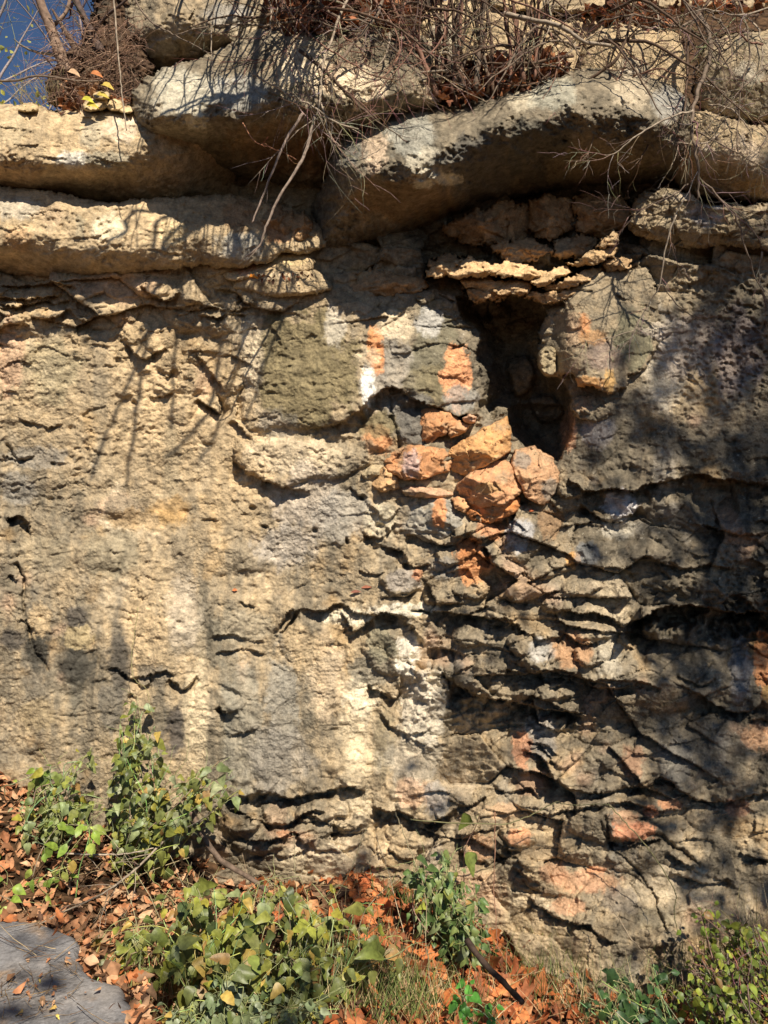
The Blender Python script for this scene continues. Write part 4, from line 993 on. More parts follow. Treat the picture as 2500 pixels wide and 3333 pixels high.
# hillside above the cliff and the lower shelf at its left, carrying the far trees
gx = np.concatenate([np.linspace(-200, -4, 20), np.arange(-3.9, 5, .06), np.linspace(5.1, 200, 20)])
gt = np.concatenate([np.arange(0, 3.2, .06), np.linspace(3.3, 200, 30)])
X, T = np.meshgrid(gx, gt)
rise = sstep(-1.25, -.75, X)
Y = .32+T+.25*(1-rise)
Z = (2.62+.05*T)*(1-rise)+(2.95+1.15*np.minimum(T, 2.2)+.12*np.maximum(T-2.2, 0))*rise+.09*noise(X*1.7, T*1.7, 8)+.03*noise(X*6, T*6, 9)
hs = grid_mesh('hillside', np.stack([X, Y, Z], -1)[::-1], np.ones(X.shape, bool), soil)
tag(hs, 'brown wooded slope above the cliff', None, None, 'structure')

def ray_ground(u, v):
    dx = (u-1250)*TV/HV; dz = -(v-HV)*TV/HV
    t = .8
    for _ in range(400):
        x, y, z = dx*t, CY+t, CZ+dz*t
        if z <= float(gz(x, y)) or y > .1: break
        t += .012
    return Vector((x, y, z))

# grey flat rock in the lower left corner
slab_poly = smooth_poly([(-260,3020),(-100,2985),(60,2985),(150,3000),(225,3040),(268,3085),(275,3130),(300,3170),(350,3190),(395,3215),(430,3270),(440,3333),(455,3480),(440,3700),(-300,3700)], True, 4)
zs = .375
def to_plane(u, v, z):
    t = (CZ-z)/((v-HV)*TV/HV); return Vector(((u-1250)*TV/HV*t, CY+t, z))
slab_poly = smooth_poly([(-260,3020),(-100,2985),(0,2983),(110,2990),(160,3004),(238,3038),(265,3074),(268,3112),(286,3142),(302,3162),(345,3176),(396,3190),(424,3226),(428,3270),(441,3333),(455,3480),(440,3700),(-300,3700)], True, 2)
sp_ = np.array([[*to_plane(a, b, zs)][:2] for a, b in slab_poly])
lo = sp_.min(0)-.03; hi = sp_.max(0)+.03
Xs, Ys = np.meshgrid(np.arange(lo[0], hi[0], .008), np.arange(lo[1], hi[1], .008))
pu, pv = Xs*750, Ys*750
sd = poly_sd(Xs+.006*noise(Xs*22, Ys*22, 3), Ys+.006*noise(Xs*22, Ys*22, 4), sp_)
e = np.clip(sd/.035, 0, 1)
Zs = zs+.012*fbm(pu, pv, 260, 3, 700)+.0025*fbm(pu, pv, 22, 3, 702)+.03*(np.sqrt(1-(1-e)**2)-1)
Zs = np.where(sd < 0, Zs-np.minimum(-sd/.012, 1)*.12, Zs)
c = np.zeros(Xs.shape+(3,))+np.array([.20, .195, .20])
c = blend(c, [.28, .255, .235], .6*sstep(-.1, .5, fbm(pu, pv, 160, 4, 710)))
c = blend(c, [.14, .14, .15], .6*sstep(0, .5, fbm(pu, pv, 120, 4, 711)))  # dark mottles painted in place of branch shadow across the rock
c = blend(c, [.30, .19, .10], .6*sstep(.1, .45, fbm(pu, pv, 90, 4, 712)))
sl_ = grid_mesh('flat_rock', np.stack([Xs, Ys, Zs], -1)[::-1], (sd > -.016)[::-1], M_SMOOTH, c[::-1])
tag(sl_, 'smooth flat grey rock lying among the leaves in the lower left corner', 'flat rock')
def on_slab(x, y): 
    return bool(poly_sd(np.array([x]), np.array([y]), sp_)[0] > -.01)

# ------------------------------------------------------------------ fallen leaves
random.seed(5); rs = np.random.RandomState(5)
OV = [(0, .05), (.18, .55), (.5, 1.), (.78, .62), (1., .04)]
MAPLE = [(0, .1), (.15, .9), (.3, .5), (.5, 1.), (.66, .4), (.8, .5), (1., .03)]
def litter(mb, pts, size, cols, flat=.45, hz=None):
    for (x, y, z) in pts:
        s = random.uniform(*size)
        a = random.uniform(0, 2*PI)
        d = Vector((math.cos(a), math.sin(a), random.uniform(-flat, flat)))
        nrm = Vector((random.uniform(-flat, flat), random.uniform(-flat, flat)-.25, 1))
        c = random.choice(cols); k = random.uniform(.6, 1.25)
        mb.leaf(Vector((x, y, z)), d, nrm, s, s*random.uniform(.28, .42), OV if random.random() < .6 else MAPLE, random.uniform(-.5, 1.1), random.uniform(-.9, 1.3),
                tuple(q*k for q in c), .25, random.uniform(-.9, .9))
TAN = [(.46,.27,.15),(.40,.21,.11),(.52,.32,.19),(.44,.19,.09),(.34,.16,.08),(.50,.24,.12)]
ROT = [(.16,.085,.05),(.10,.055,.035),(.20,.12,.07),(.28,.15,.08)]
RED = [(.46,.15,.05),(.52,.19,.07),(.40,.12,.045),(.34,.13,.06),(.50,.25,.12),(.26,.10,.05)]
mb = MB()
pts = []
N = 15500
xs = rs.uniform(-2.1, 2.1, N); ys = -rs.uniform(-.08, 1.75, N)
keepm = poly_sd(xs, ys, sp_) < .0
for x, y, k in zip(xs, ys, keepm):
    if not k: continue
    pts.append((x, y, x))
xa = np.array([p[0] for p in pts]); ya = np.array([p[1] for p in pts])
za = gz(xa, ya)+rs.uniform(-.004, .028, len(xa))
for x, y, z in zip(xa, ya, za):
    left = x+random.uniform(-.35, .35) < -.45
    mood = noise(np.array([x*2.2]), np.array([y*2.2]), 44)[0]
    litter(mb, [(x, y, z)], (.018, .055) if left else (.022, .06) if random.random() < .8 else (.06, .10), (TAN if left else RED) if mood > -.25 or random.random() < .45 else ROT, .45)
lt = mb.build('leaf_litter', M_DRY, None)
tag(lt, 'thick carpet of curled tan and orange fallen leaves on the ground', None, None, 'stuff')
# a few leaves on the flat rock
for k in range(7):
    u, v = [(210,3145),(40,3250),(140,3260),(75,3315),(25,3190),(330,3230),(180,3290)][k]
    p = to_plane(u, v, zs); mb = MB()
    litter(mb, [(p.x, p.y, p.z+.015)], (.025, .04), TAN+[(.6,.4,.12)], .2)
    tag(mb.build('fallen_leaf', M_DRY), 'small curled leaf lying on the smooth flat grey rock', 'leaf', 'leaves on the flat grey rock')

random.seed(55); mb = MB()
for i in range(len(sp_)):                       # litter banked against and over the rock's rim
    a_, b_ = sp_[i], sp_[(i+1) % len(sp_)]
    if a_[0] < -1.75 or a_[1] < -2.0: continue
    for k in range(int(14*np.linalg.norm(b_-a_)/.05)):
        q = a_+(b_-a_)*random.random(); q = q+np.array([random.gauss(.012, .02), random.gauss(.008, .02)])
        litter(mb, [(q[0], q[1], zs-.012+random.uniform(-.02, .022))], (.018, .05), TAN+RED[:2]+ROT, .5)
tag(mb.build('leaf_litter', M_DRY), 'tan leaves banked along the rim of the flat grey rock', None, None, 'stuff')
mb = MB()
for k in range(90):
    p = to_plane(random.gauss(110, 90), random.gauss(3240, 60), zs)
    if not on_slab(p.x-.03, p.y-.03): continue
    a = random.uniform(0, 2*PI); p.z = zs+.012
    if random.random() < .7: mb.tube(wander(p, Vector((math.cos(a), math.sin(a), .02)), random.uniform(.02, .09), 4, .2), .0009, .0005, random.choice([(.42,.28,.14),(.3,.2,.1),(.16,.1,.06)]), 3)
    else: litter(mb, [tuple(p)], (.006, .016), TAN+[(.5,.38,.1)], .2)
tag(mb.build('debris', M_DRY), 'straw and leaf crumbs scattered on the flat grey rock', None, None, 'stuff')

# dry stalks and brown pine-like needles in the litter
mb = MB()
for k in range(700):
    x = random.uniform(-1.6, 1.7); y = -random.uniform(0, 1.5)
    if on_slab(x, y) and random.random() < .8: continue
    z = float(gz(x, y))+random.uniform(.01, .04)
    if on_slab(x, y): z = zs+.02
    a = random.uniform(0, 2*PI); L_ = random.uniform(.06, .22)
    mb.tube(wander(Vector((x, y, z)), Vector((math.cos(a), math.sin(a), random.uniform(-.05, .25))), L_, 4, .12), .0012, .0007, random.choice([(.35,.24,.13),(.5,.38,.22),(.2,.12,.07)]), 3)
tag(mb.build('fallen_stalks', M_BARK), 'thin dry stalks scattered over the fallen leaves', None, None, 'stuff')

# ------------------------------------------------------------------ greenbrier and other leafy plants
HEART = [(-.10, .30), (-.07, .70), (.04, .98), (.2, 1.0), (.38, .80), (.55, .66), (.72, .52), (.88, .27), (1., .03)]
ROUND = [(-.06, .40), (0, .8), (.2, 1.), (.45, .95), (.7, .6), (.9, .25), (1., .03)]
SERR = [(0, .1), (.15, .65), (.35, 1.), (.6, .85), (.85, .4), (1., .03)]
GREENS = [(.14,.17,.04),(.17,.21,.05),(.11,.14,.04),(.21,.23,.05),(.17,.19,.06),(.13,.15,.05),(.09,.11,.035)]
OLIVES = [(.20,.21,.045),(.17,.18,.05),(.24,.24,.06),(.14,.15,.045)]
YELLOW = [(.26,.28,.05),(.33,.30,.05),(.22,.24,.06),(.38,.27,.07),(.28,.17,.06)]
SILVER = [(.24,.28,.13),(.20,.25,.11),(.17,.21,.09),(.30,.32,.18),(.20,.22,.08)]
LIME = [(.22,.31,.05),(.18,.27,.05),(.27,.33,.07)]
def plant(label, base, clusters, n_stems, leaf_gap, size, prof, pal, cat='vine', name='greenbrier', ratio=.42, droop=.5, stemcol=(.26,.28,.13), rad=.0022, spread_y=.12, seed=1, facing=.7, yel=.2, minz=True, group=None):
    """clusters: (u, v, ru, rv, distance in front of the wall)"""
    random.seed(seed)
    bx, by = base
    B = Vector((bx, by, float(gz(bx, by))))
    root = empty(name, B, label, cat, group)
    sm = MB(); lm = MB()
    for k in range(n_stems):
        cu, cv, ru, rv_, h = random.choice(clusters)
        a = random.uniform(0, 2*PI); q = math.sqrt(random.random())
        T_ = Pv(cu+ru*q*math.cos(a), cv+rv_*q*math.sin(a), h+random.uniform(-spread_y, spread_y))
        b0 = B+Vector((random.uniform(-.10, .10), random.uniform(-.06, .06), 0))
        b0.z = float(gz(b0.x, b0.y))-.01
        mid = b0.lerp(T_, .5)+rv(.06)+Vector((0, -.03, .05))
        pts = vsmooth([b0, b0.lerp(mid, .5)+rv(.03), mid, mid.lerp(T_, .55)+rv(.03), T_], 4)
        for p_ in pts[1:]:
            zz = float(gz(p_.x, p_.y))+.02
            if p_.z < zz: p_.z = zz+.01
        sm.tube(pts, rad*random.uniform(.8, 1.4), rad*.5, tuple(c_*random.uniform(.8, 1.5) for c_ in stemcol), 4)
        if k % 2 == 0: sm.tube(wander(pts[-1], pts[-1]-pts[-3]+rv(.05), random.uniform(.05, .14), 5, .4), rad*.45, .0006, tuple(c_*1.3 for c_ in stemcol), 3)
        tot = sum((pts[i+1]-pts[i]).length for i in range(len(pts)-1))
        n = max(3, int(tot*.85/leaf_gap))
        for j in range(n):
            t = .18+.82*(j+random.random()*.6)/n; x = min(t, .999)*(len(pts)-1); i = min(int(x), len(pts)-2)
            p = pts[i].lerp(pts[i+1], x-i)
            out = rv(1); out.y -= facing*.6; out.z += .1; out.normalize()
            pe = p+out*random.uniform(.015, .045)
            sm.tube([p, p.lerp(pe, .5)+Vector((0, 0, .004)), pe], .0009, .0008, stemcol, 3)
            d = (out*.5+Vector((random.uniform(-.5, .5), random.uniform(-.5, .1), -droop*random.uniform(.3, 1.6)))).normalized()
            nrm = Vector((random.uniform(-.6, .6)+.15, -facing, random.uniform(.2, 1.1)))
            s_l = size*random.choice([random.uniform(.35, .7), random.uniform(.6, 1.), random.uniform(.9, 1.5)])
            c_ = random.choice(YELLOW) if random.random() < yel else random.choice(pal)
            kk = random.uniform(.75, 1.3)
            lm.leaf(pe, d, nrm, s_l, s_l*ratio*random.uniform(.68, 1.0), prof, random.uniform(-.15, .45), random.uniform(-.5, 1.1), tuple(z_*kk for z_ in c_), .14, random.uniform(-.9, .9))
    build_at(sm, 'stem', M_BARK, root)
    build_at(lm, 'foliage', M_LEAF, root)
    return root
plant('upright greenbrier with blue-green and yellow leaves climbing the wall, left of centre', (-.98, -.30), [(480,2520,100,130,.32),(560,2600,120,120,.34),(450,2370,60,90,.28),(440,2310,30,50,.26),(700,2560,90,60,.32),(680,2510,100,40,.3),(620,2720,110,80,.38),(500,2700,90,90,.40)], 54, .038, .040, HEART, SILVER+GREENS+OLIVES, seed=21, yel=.18)
plant('pale green sprawling greenbrier at the left edge of the wall foot', (-1.35, -.35), [(130,2700,90,60,.42),(260,2560,70,80,.34),(210,2650,90,80,.40),(280,2460,40,50,.30),(330,2650,50,60,.38)], 24, .044, .036, HEART, SILVER+GREENS, seed=22, yel=.16)
plant('tall thin sprig with olive leaves rising against the pale rock at the far left', (-1.22, -.25), [(250,2450,25,40,.3),(160,2510,30,50,.3),(290,2530,40,40,.3)], 6, .055, .048, ROUND, [(.16,.20,.05),(.12,.16,.05)], seed=23, yel=.2)
plant('broad mat of large-leaved greenbrier across the bottom, left of the middle', (-.55, -.85), [(520,2990,120,100,.85),(600,2900,120,60,.7),(860,2900,90,60,.7),(700,2950,150,80,.75),(620,3120,160,90,.95),(850,3010,120,90,.80),(900,3150,160,90,1.0),(760,3220,180,70,1.1)], 66, .052, .051, HEART, GREENS+OLIVES+SILVER[:1]+[(.06,.085,.03)], seed=24, yel=.30, spread_y=.24)
plant('large mottled heart-shaped leaves on wiry stems in front of the orange litter, bottom centre', (-.15, -.70), [(1180,2930,110,60,.70),(1080,2980,120,70,.72),(1260,3020,110,60,.75),(1300,3110,80,50,.80),(1010,2890,80,50,.6)], 15, .075, .062, HEART, OLIVES+GREENS[:2], seed=25, yel=.32)
plant('dense dark green bushy greenbrier against the wall foot, right of centre', (.28, -.42), [(1420,2810,80,60,.45),(1480,2890,80,80,.45),(1500,3000,55,70,.5),(1380,2880,70,80,.45),(1520,3070,25,50,.5)], 48, .036, .036, HEART, [(.08,.13,.04),(.10,.16,.05),(.15,.19,.06),(.20,.24,.11)], seed=26, yel=.10)
plant('dark tangled greenbrier between the large-leaved mat and the grass, bottom centre', (-.28, -.85), [(950,2980,120,90,.78),(1060,3080,110,90,.85),(980,3180,120,80,.95),(880,2900,90,50,.66)], 42, .05, .048, HEART, OLIVES+GREENS+[(.06,.09,.03)], seed=36, yel=.2, spread_y=.20)
plant('scruffy silver-leaved herb low in the grass, bottom edge', (-.45, -1.05), [(800,3250,150,60,1.1),(640,3290,120,40,1.15),(1000,3290,120,40,1.15)], 40, .024, .028, SERR, [(.24,.28,.17),(.18,.23,.12),(.14,.17,.08)], cat='herb', name='herb', seed=37, yel=.08, spread_y=.06)
plant('low greenbrier with olive leaves in the bottom left, beside the flat grey rock', (-.80, -1.10), [(480,3100,70,90,1.05),(560,3220,110,80,1.15),(500,3290,90,40,1.2),(440,3040,40,60,.95)], 20, .055, .044, HEART, GREENS+OLIVES, seed=27, yel=.35, spread_y=.06)
plant('yellow-green small-leaved shrub in the lower right corner', (1.25, -.80), [(2300,3080,90,70,.75),(2380,3180,90,90,.85),(2250,3200,80,70,.9),(2420,3050,60,60,.7),(2300,2960,40,50,.6)], 60, .026, .026, SERR, [(.13,.18,.03),(.18,.23,.04),(.09,.13,.03),(.25,.28,.04)], cat='shrub', name='leafy_shrub', seed=28, yel=.12, stemcol=(.20,.13,.10), rad=.003)
plant('dark green weeds in the shade at the bottom, left of the small-leaved shrub', (.95, -1.0), [(1980,3230,110,60,1.0),(2060,3160,90,50,.95),(1900,3290,130,30,1.1)], 26, .036, .034, SERR, [(.04,.08,.03),(.05,.10,.03)], cat='weeds', name='weed', seed=29, yel=.02)
plant('bright lime seedling with toothed leaves in the left litter', (-1.20, -.55), [(250,2700,50,40,.5),(220,2840,40,30,.6),(290,2710,30,40,.55)], 7, .045, .040, SERR, LIME, cat='seedling', name='seedling', seed=30, yel=.05, ratio=.38)
plant('small lime seedling at the far left edge', (-1.62, -.62), [(40,2930,40,20,.7)], 3, .03, .035, SERR, LIME, cat='seedling', name='seedling', seed=31, yel=.0)
plant('lime sprig with five leaves beside the wall at the far left', (-1.45, -.20), [(180,2500,30,25,.28),(140,2505,12,12,.28)], 3, .06, .038, SERR, LIME, cat='seedling', name='seedling', seed=32, yel=.0)
plant('tiny bright green weed in the litter, bottom right of centre', (.42, -1.02), [(1500,3240,25,12,1.0)], 4, .025, .026, ROUND, [(.08,.24,.04)], cat='weeds', name='weed', seed=33, yel=0)
plant('single bending sprig with one large leaf over the dark gap in the wall', (.30, -.25), [(1560,2660,15,8,.32)], 1, .5, .07, HEART, [(.2,.25,.06)], cat='seedling', name='sprig', seed=35, yel=0)

def thorny(label, pts, r=.0026, col=(.15,.14,.07), cat='vine stem', name='thorny_stem', thorns=True):
    ps = vsmooth([Pv(*p)+rv(.012) for p in pts], 6)
    ps = [ps[0]]+[q+rv(.0025) for q in ps[1:]]
    root = empty(name, ps[0], label, cat)
    mb = MB(); mb.tube(ps, r, r*.6, col, 6); build_at(mb, 'stem', M_BARK, root)
    if thorns:
        for i in range(2, len(ps)-1, 2):
            d = rv(1).normalized(); mt = MB()
            mt.tube([ps[i], ps[i]+d*.010], .0012, .0002, (.25, .15, .08), 3)
            build_at(mt, 'thorn', M_BARK, root)
    return root
random.seed(77)
thorny('green thorny stem arching over the reddish stones at the wall foot', [(1330,2660,.42),(1600,2680,.44),(1720,2650,.44),(1800,2620,.42),(1860,2615,.4),(1980,2625,.4)])
thorny('thorny stem hanging diagonally across the lower right wall', [(1975,2620,.4),(2040,2680,.42),(2110,2760,.45),(2160,2820,.48),(2200,2900,.5),(2205,2970,.52),(2212,3050,.55)])
thorny('upright brown thorny stem in front of the buff rock foot', [(1610,2640,.45),(1612,2760,.45),(1615,2900,.5),(1610,3000,.55),(1625,3100,.6)], .0022, (.26,.14,.09))
thorny('tall bare stem crossing in front of the dense green greenbrier', [(1285,2640,.40),(1330,2740,.44),(1375,2900,.55),(1385,3050,.65),(1390,3200,.8)], .0026, (.24,.20,.12))
thorny('pale stem leaning from the wall down to the dry grass, lower right', [(1985,2950,.5),(2050,3040,.6),(2110,3120,.7),(2180,3250,.9)], .0024, (.30,.24,.17))
thorny('thin dead sprig standing against the pale streak of the left wall', [(453,1985,.16),(450,2050,.18),(436,2120,.18),(440,2200,.2),(470,2240,.2),(500,2330,.24)], .0014, (.28,.26,.12))
random.seed(78)
for k in range(16):
    u = random.uniform(430, 1350); v = random.uniform(2950, 3250)
    a = ray_ground(u, v); d = Vector((random.uniform(-.7, .7), random.uniform(-.2, .1), 1)); pts_ = wander(a, d, random.uniform(.18, .45), 7, .14)
    mb = MB(); mb.tube(pts_, .0018, .0008, random.choice([(.45,.38,.26),(.30,.22,.14),(.36,.33,.2)]), 4)
    for j in range(3): mb.tube(wander(pts_[3+j], d+rv(1.2), random.uniform(.05, .12), 4, .2), .001, .0006, (.40,.33,.22), 3)
    tag(mb.build('dry_stalk', M_BARK), 'thin pale dead stalk standing up through the greenbrier mat', 'dry stalk', 'dead stalks in the greenbrier')
# sticks
def stick(label, pts, r0, r1, col, name='stick', cat='stick', side=None, seed=1):
    random.seed(seed)
    ps = vsmooth([Pv(*p) for p in pts], 6)
    ps = [ps[0]]+[q+rv(.0015) for q in ps[1:-1]]+[ps[-1]]
    root = empty(name, ps[0], label, cat)
    mb = MB(); mb.tube(ps, r0, r1, col, 7, .12); build_at(mb, 'stem', M_BARK, root)
    if side:
        n = max(2, int(side[0]*sum((ps[i+1]-ps[i]).length for i in range(len(ps)-1))))
        for _ in range(n):
            m2 = MB(); i = random.randrange(1, len(ps)-1); sd_ = list(side)+[3, .25, .9, 0.][len(side)-3:]
            d = (ps[i+1]-ps[i]).normalized(); q = rv(1).normalized(); q = (q-d*q.dot(d)).normalized()
            r = max(.0009, (r0+(r1-r0)*i/len(ps))*.5)
            w_ = wander(ps[i], d+q*random.uniform(.4, 1.1), side[1]*random.uniform(.35, 1), 6, .25)
            m2.tube(w_, r, r*.4, col, 4)
            if side[2] > 1: twigs(m2, w_, r, r*.4, col, 14, side[1]*.45, side[2]-1)
            build_at(m2, 'twig', M_BARK, root)
    return root
stick('thick dark stick slanting down through the greenbrier, left of centre', [(620,2640,.30),(700,2780,.36),(800,2850,.42),(870,2900,.48)], .011, .009, (.14,.10,.075), seed=2)
stick('long dark half-buried stick lying on the litter at the lower right of centre', [(1520,3060,.70),(1575,3135,.78),(1640,3200,.86),(1700,3262,.95)], .011, .009, (.06,.04,.03), seed=3)
stick('bent grey twig bundle leaning over the litter onto the flat rock', [(530,2740,.42),(440,2830,.55),(330,2910,.68),(180,2980,.8),(0,3080,.95)], .005, .0015, (.26,.21,.16), side=(16, .22, 2, 3, .10, .35), seed=4)
stick('long thin twig trailing diagonally over the smooth grey rock', [(250,3010,.85),(190,3070,.93),(110,3140,1.02),(0,3220,1.12)], .0022, .001, (.12,.09,.07), side=(8, .14, 1, 3, .1, .4), seed=5)
stick('level pale twig crossing the sprawling greenbrier', [(180,2775,.5),(300,2782,.5),(420,2778,.5),(500,2760,.48)], .004, .002, (.34,.28,.22), side=(8, .08, 1), seed=6)

# grasses
def tuft(mb, u, v, n, L, cols, spread, lean=(0, 0), w=.0016):
    c0 = ray_ground(u, v)
    for _ in range(n):
        p = c0+Vector((random.gauss(0, spread), random.gauss(0, spread*.6), 0)); p.z = float(gz(p.x, p.y))
        if on_slab(p.x, p.y): continue
        a = random.uniform(0, 2*PI); l = L*random.uniform(.4, 1.1); t = random.uniform(.1, .8)
        d = Vector((math.cos(a)*t+lean[0], math.sin(a)*t+lean[1], 1)).normalized()
        pts = wander(p, d, l, 5, .06, -.13*random.random())
        col = random.choice(cols); k = random.uniform(.7, 1.3); ww = w*random.uniform(.6, 1.2)
        sd_ = d.cross(Vector((random.uniform(-1, 1), 1, 0))).normalized()
        vs = []; m_ = len(pts)
        for i, q in enumerate(pts):
            e_ = ww*(1-i/(m_-1))+.0002; vs += [q-sd_*e_, q+Vector((0, e_*.5, 0)), q+sd_*e_]
        fs = []
        for i in range(m_-1):
            b_i = i*3; fs += [(b_i, b_i+1, b_i+4, b_i+3), (b_i+1, b_i+2, b_i+5, b_i+4)]
        mb.add(vs, fs, tuple(c_*k for c_ in col))
random.seed(9)
GG_ = [(.14,.19,.05),(.20,.22,.07),(.11,.16,.05)]; DG = [(.48,.38,.20),(.38,.30,.16),(.55,.45,.27),(.25,.23,.10)]
mb = MB()
for (u, v, n, L_, cols, sp_r, lean) in [(1150,3200,230,.20,GG_+DG[:2],.14,(.1,0)),(1000,3280,200,.20,GG_+DG,.12,(0,0)),(1280,3290,200,.20,GG_+DG[:1],.12,(.1,0)),(820,3250,120,.18,DG+GG_,.12,(0,0)),(620,3290,110,.16,GG_+DG,.12,(0,0)),
    (1320,2960,60,.14,GG_,.05,(0,0)),(1880,3150,150,.22,DG+GG_,.10,(-.2,0)),(2050,3110,130,.30,DG,.10,(-.3,.2)),(2160,3080,140,.34,DG,.09,(-.6,.2)),(1750,3230,90,.18,DG[3:]+GG_,.1,(0,0)),
    (1480,3300,110,.18,DG+GG_,.14,(.1,0)),(2350,3230,150,.22,DG+GG_,.14,(0,0)),(2450,3110,120,.24,DG,.10,(0,0)),(2150,3290,140,.20,DG+GG_,.16,(0,0)),(470,3230,50,.16,DG,.05,(0,0)),(1950,3300,120,.18,[(.06,.10,.03)]+DG[2:],.15,(0,0)),(960,2840,30,.12,DG,.06,(0,0)),(1200,2830,26,.14,DG,.07,(0,0))]:
    tuft(mb, u, v, int(n*1.3), L_, cols, sp_r, lean)
tag(mb.build('grass', M_GRASS), 'thin green and straw-coloured grass growing through the fallen leaves', None, None, 'stuff')

# ------------------------------------------------------------------ earth banks between the upper rocks
SOILC = [.085,.048,.028]
random.seed(3)
def bank(label, poly, ctrl, seed, name='soil_bank'):
    return rock(name, label, None, poly, ctrl, R=.08, r=40, g=.9, rough=2.6, pits=1.5, strata=.3, facet=.8, seed=seed, jit=14, tint=(*SOILC, 1.), kind='structure')
bank('dark crumbling earth bank with roots at the top left', [(160,330),(150,260),(200,200),(250,150),(300,60),(330,-60),(480,-60),(480,400),(330,385),(200,350)],
     [(200,300,.06),(300,120,-.05),(450,0,-.12),(450,350,.05),(300,360,.1)], 301)
bank('leafy earth pocket behind the overhanging boulder', [(1340,300),(1400,250),(1500,230),(1700,220),(1800,240),(1840,300),(1800,360),(1400,380)],
     [(1360,300,.05),(1800,280,.05),(1600,240,.02),(1600,350,.12)], 303)
bank('dark leafy earth above the long rounded boulder', [(820,-60),(1400,-60),(1400,110),(1300,140),(1100,130),(900,130),(830,60)],
     [(850,-40,-.15),(1380,-40,-.15),(1100,60,-.05),(900,120,.02),(1300,130,.0)], 305)

# leaves and loose bits lying on the upper shelves
def shelf_leaves(label, poly, h0, h1, n, pal, seed, size=(.03, .06)):
    random.seed(seed); mb = MB(); a = np.array(poly, float); lo, hi = a.min(0), a.max(0); k = 0
    while k < n:
        u = random.uniform(lo[0], hi[0]); v = random.uniform(lo[1], hi[1])
        if poly_sd(np.array([u]), np.array([v]), a)[0] < 0: continue
        t = (v-lo[1])/(hi[1]-lo[1]); p = Pv(u, v, h0+(h1-h0)*t+random.uniform(-.02, .03))
        litter(mb, [tuple(p)], size, pal, .9); k += 1
    return tag(mb.build('leaf_litter', M_DRY), label, None, None, 'stuff')
DKR = [(.26,.09,.04),(.16,.06,.03),(.34,.13,.06),(.09,.04,.025),(.42,.18,.08),(.12,.06,.04)]
shelf_leaves('red-brown leaves caught behind the overhanging boulder', [(1370,290),(1450,230),(1560,200),(1760,180),(1850,210),(1860,235),(1780,262),(1660,300),(1500,325),(1380,310)], .05, .22, 420, DKR, 61)
shelf_leaves('red-brown leaves heaped above the long rounded boulder', [(860,-20),(1380,-20),(1380,60),(1290,105),(1150,90),(960,100),(880,80)], -.05, .12, 420, DKR, 62)
shelf_leaves('tan leaves under the leaning tree at the top left', [(190,330),(230,240),(300,250),(420,330),(430,362),(200,368)], .02, .18, 160, TAN+DKR, 63, (.02,.045))
shelf_leaves('leaves caught at the top right between blocks', [(1900,20),(2200,10),(2200,60),(2100,85),(1960,80),(1880,60)], .0, .1, 120, DKR, 64)
shelf_leaves('leaves on the high ledge crossing the top right', [(2200,-10),(2500,-10),(2500,20),(2210,30)], .0, .1, 60, DKR, 65)
shelf_leaves('twigs and leaf scraps on the thin pale slab', [(800,898),(1000,885),(1040,900),(900,912),(810,915)], .10, .13, 26, DKR, 66, (.012,.025))
# yellow leaves and little stones on the upper left ledge
for k, (pl_, lab) in enumerate([([(268,340),(290,322),(340,320),(352,345),(330,360),(280,362)], 'small yellowish stone at the left of the row on the upper left ledge'),
      ([(350,335),(370,322),(395,330),(398,352),(370,362),(350,355)], 'small buff stone in the middle of the row on the upper left ledge'),
      ([(385,345),(410,345),(430,350),(428,366),(390,366)], 'small pale stone touching the long rounded boulder on the upper left ledge'),
      ([(60,352),(85,342),(120,345),(120,362),(65,364)], 'low pale stone at the far left of the upper left ledge'),
      ([(305,305),(330,298),(355,305),(350,322),(310,322)], 'small tan stone perched above the row on the upper left ledge')]):
    a = np.array(pl_)
    rock('pebble', lab, 'stone', pl_, [(0, a[:, 1].min(), .21), (0, a[:, 1].max(), .25)], R=.04, r=10, g=.08, pits=.2, facet=.7, rough=.4, seed=401+k*3, jit=2, scale=.5, step=2, tint=(*[.56,.42,.22], .6), depth=.12, group='small stones on the upper left ledge')
for k, (u, v, cc, lab) in enumerate([(283,342,(.46,.38,.06),'large bright yellow leaf at the left of the stones on the upper left ledge'),(318,308,(.44,.34,.07),'yellow leaf folded over the topmost stone on the upper left ledge'),
      (270,322,(.45,.42,.05),'olive-yellow leaf at the left above the upper left ledge'),(335,275,(.46,.34,.08),'small yellow leaf on the dark earth bank'),(298,238,(.42,.16,.06),'reddish leaf on the dark earth bank'),(225,232,(.5,.33,.2),'tan leaf high on the dark earth bank')]):
    random.seed(500+k); mb = MB()
    mb.leaf(Pv(u, v, .28), Vector((1, -.3, -.2+.3*random.random())), Vector((.2, -1, .8)), .045, .018, ROUND, .3, .5, cc, .1)
    tag(mb.build('fallen_leaf', M_DRY), lab, 'leaf')
random.seed(520); mb = MB()
mb.leaf(Pv(812, 900, .16), Vector((1, -.2, .1)), Vector((.2, -1, .9)), .035, .016, MAPLE, .3, .5, (.7,.24,.03), .1)
tag(mb.build('fallen_leaf', M_DRY), 'orange leaf on the left end of the thin pale slab', 'leaf')
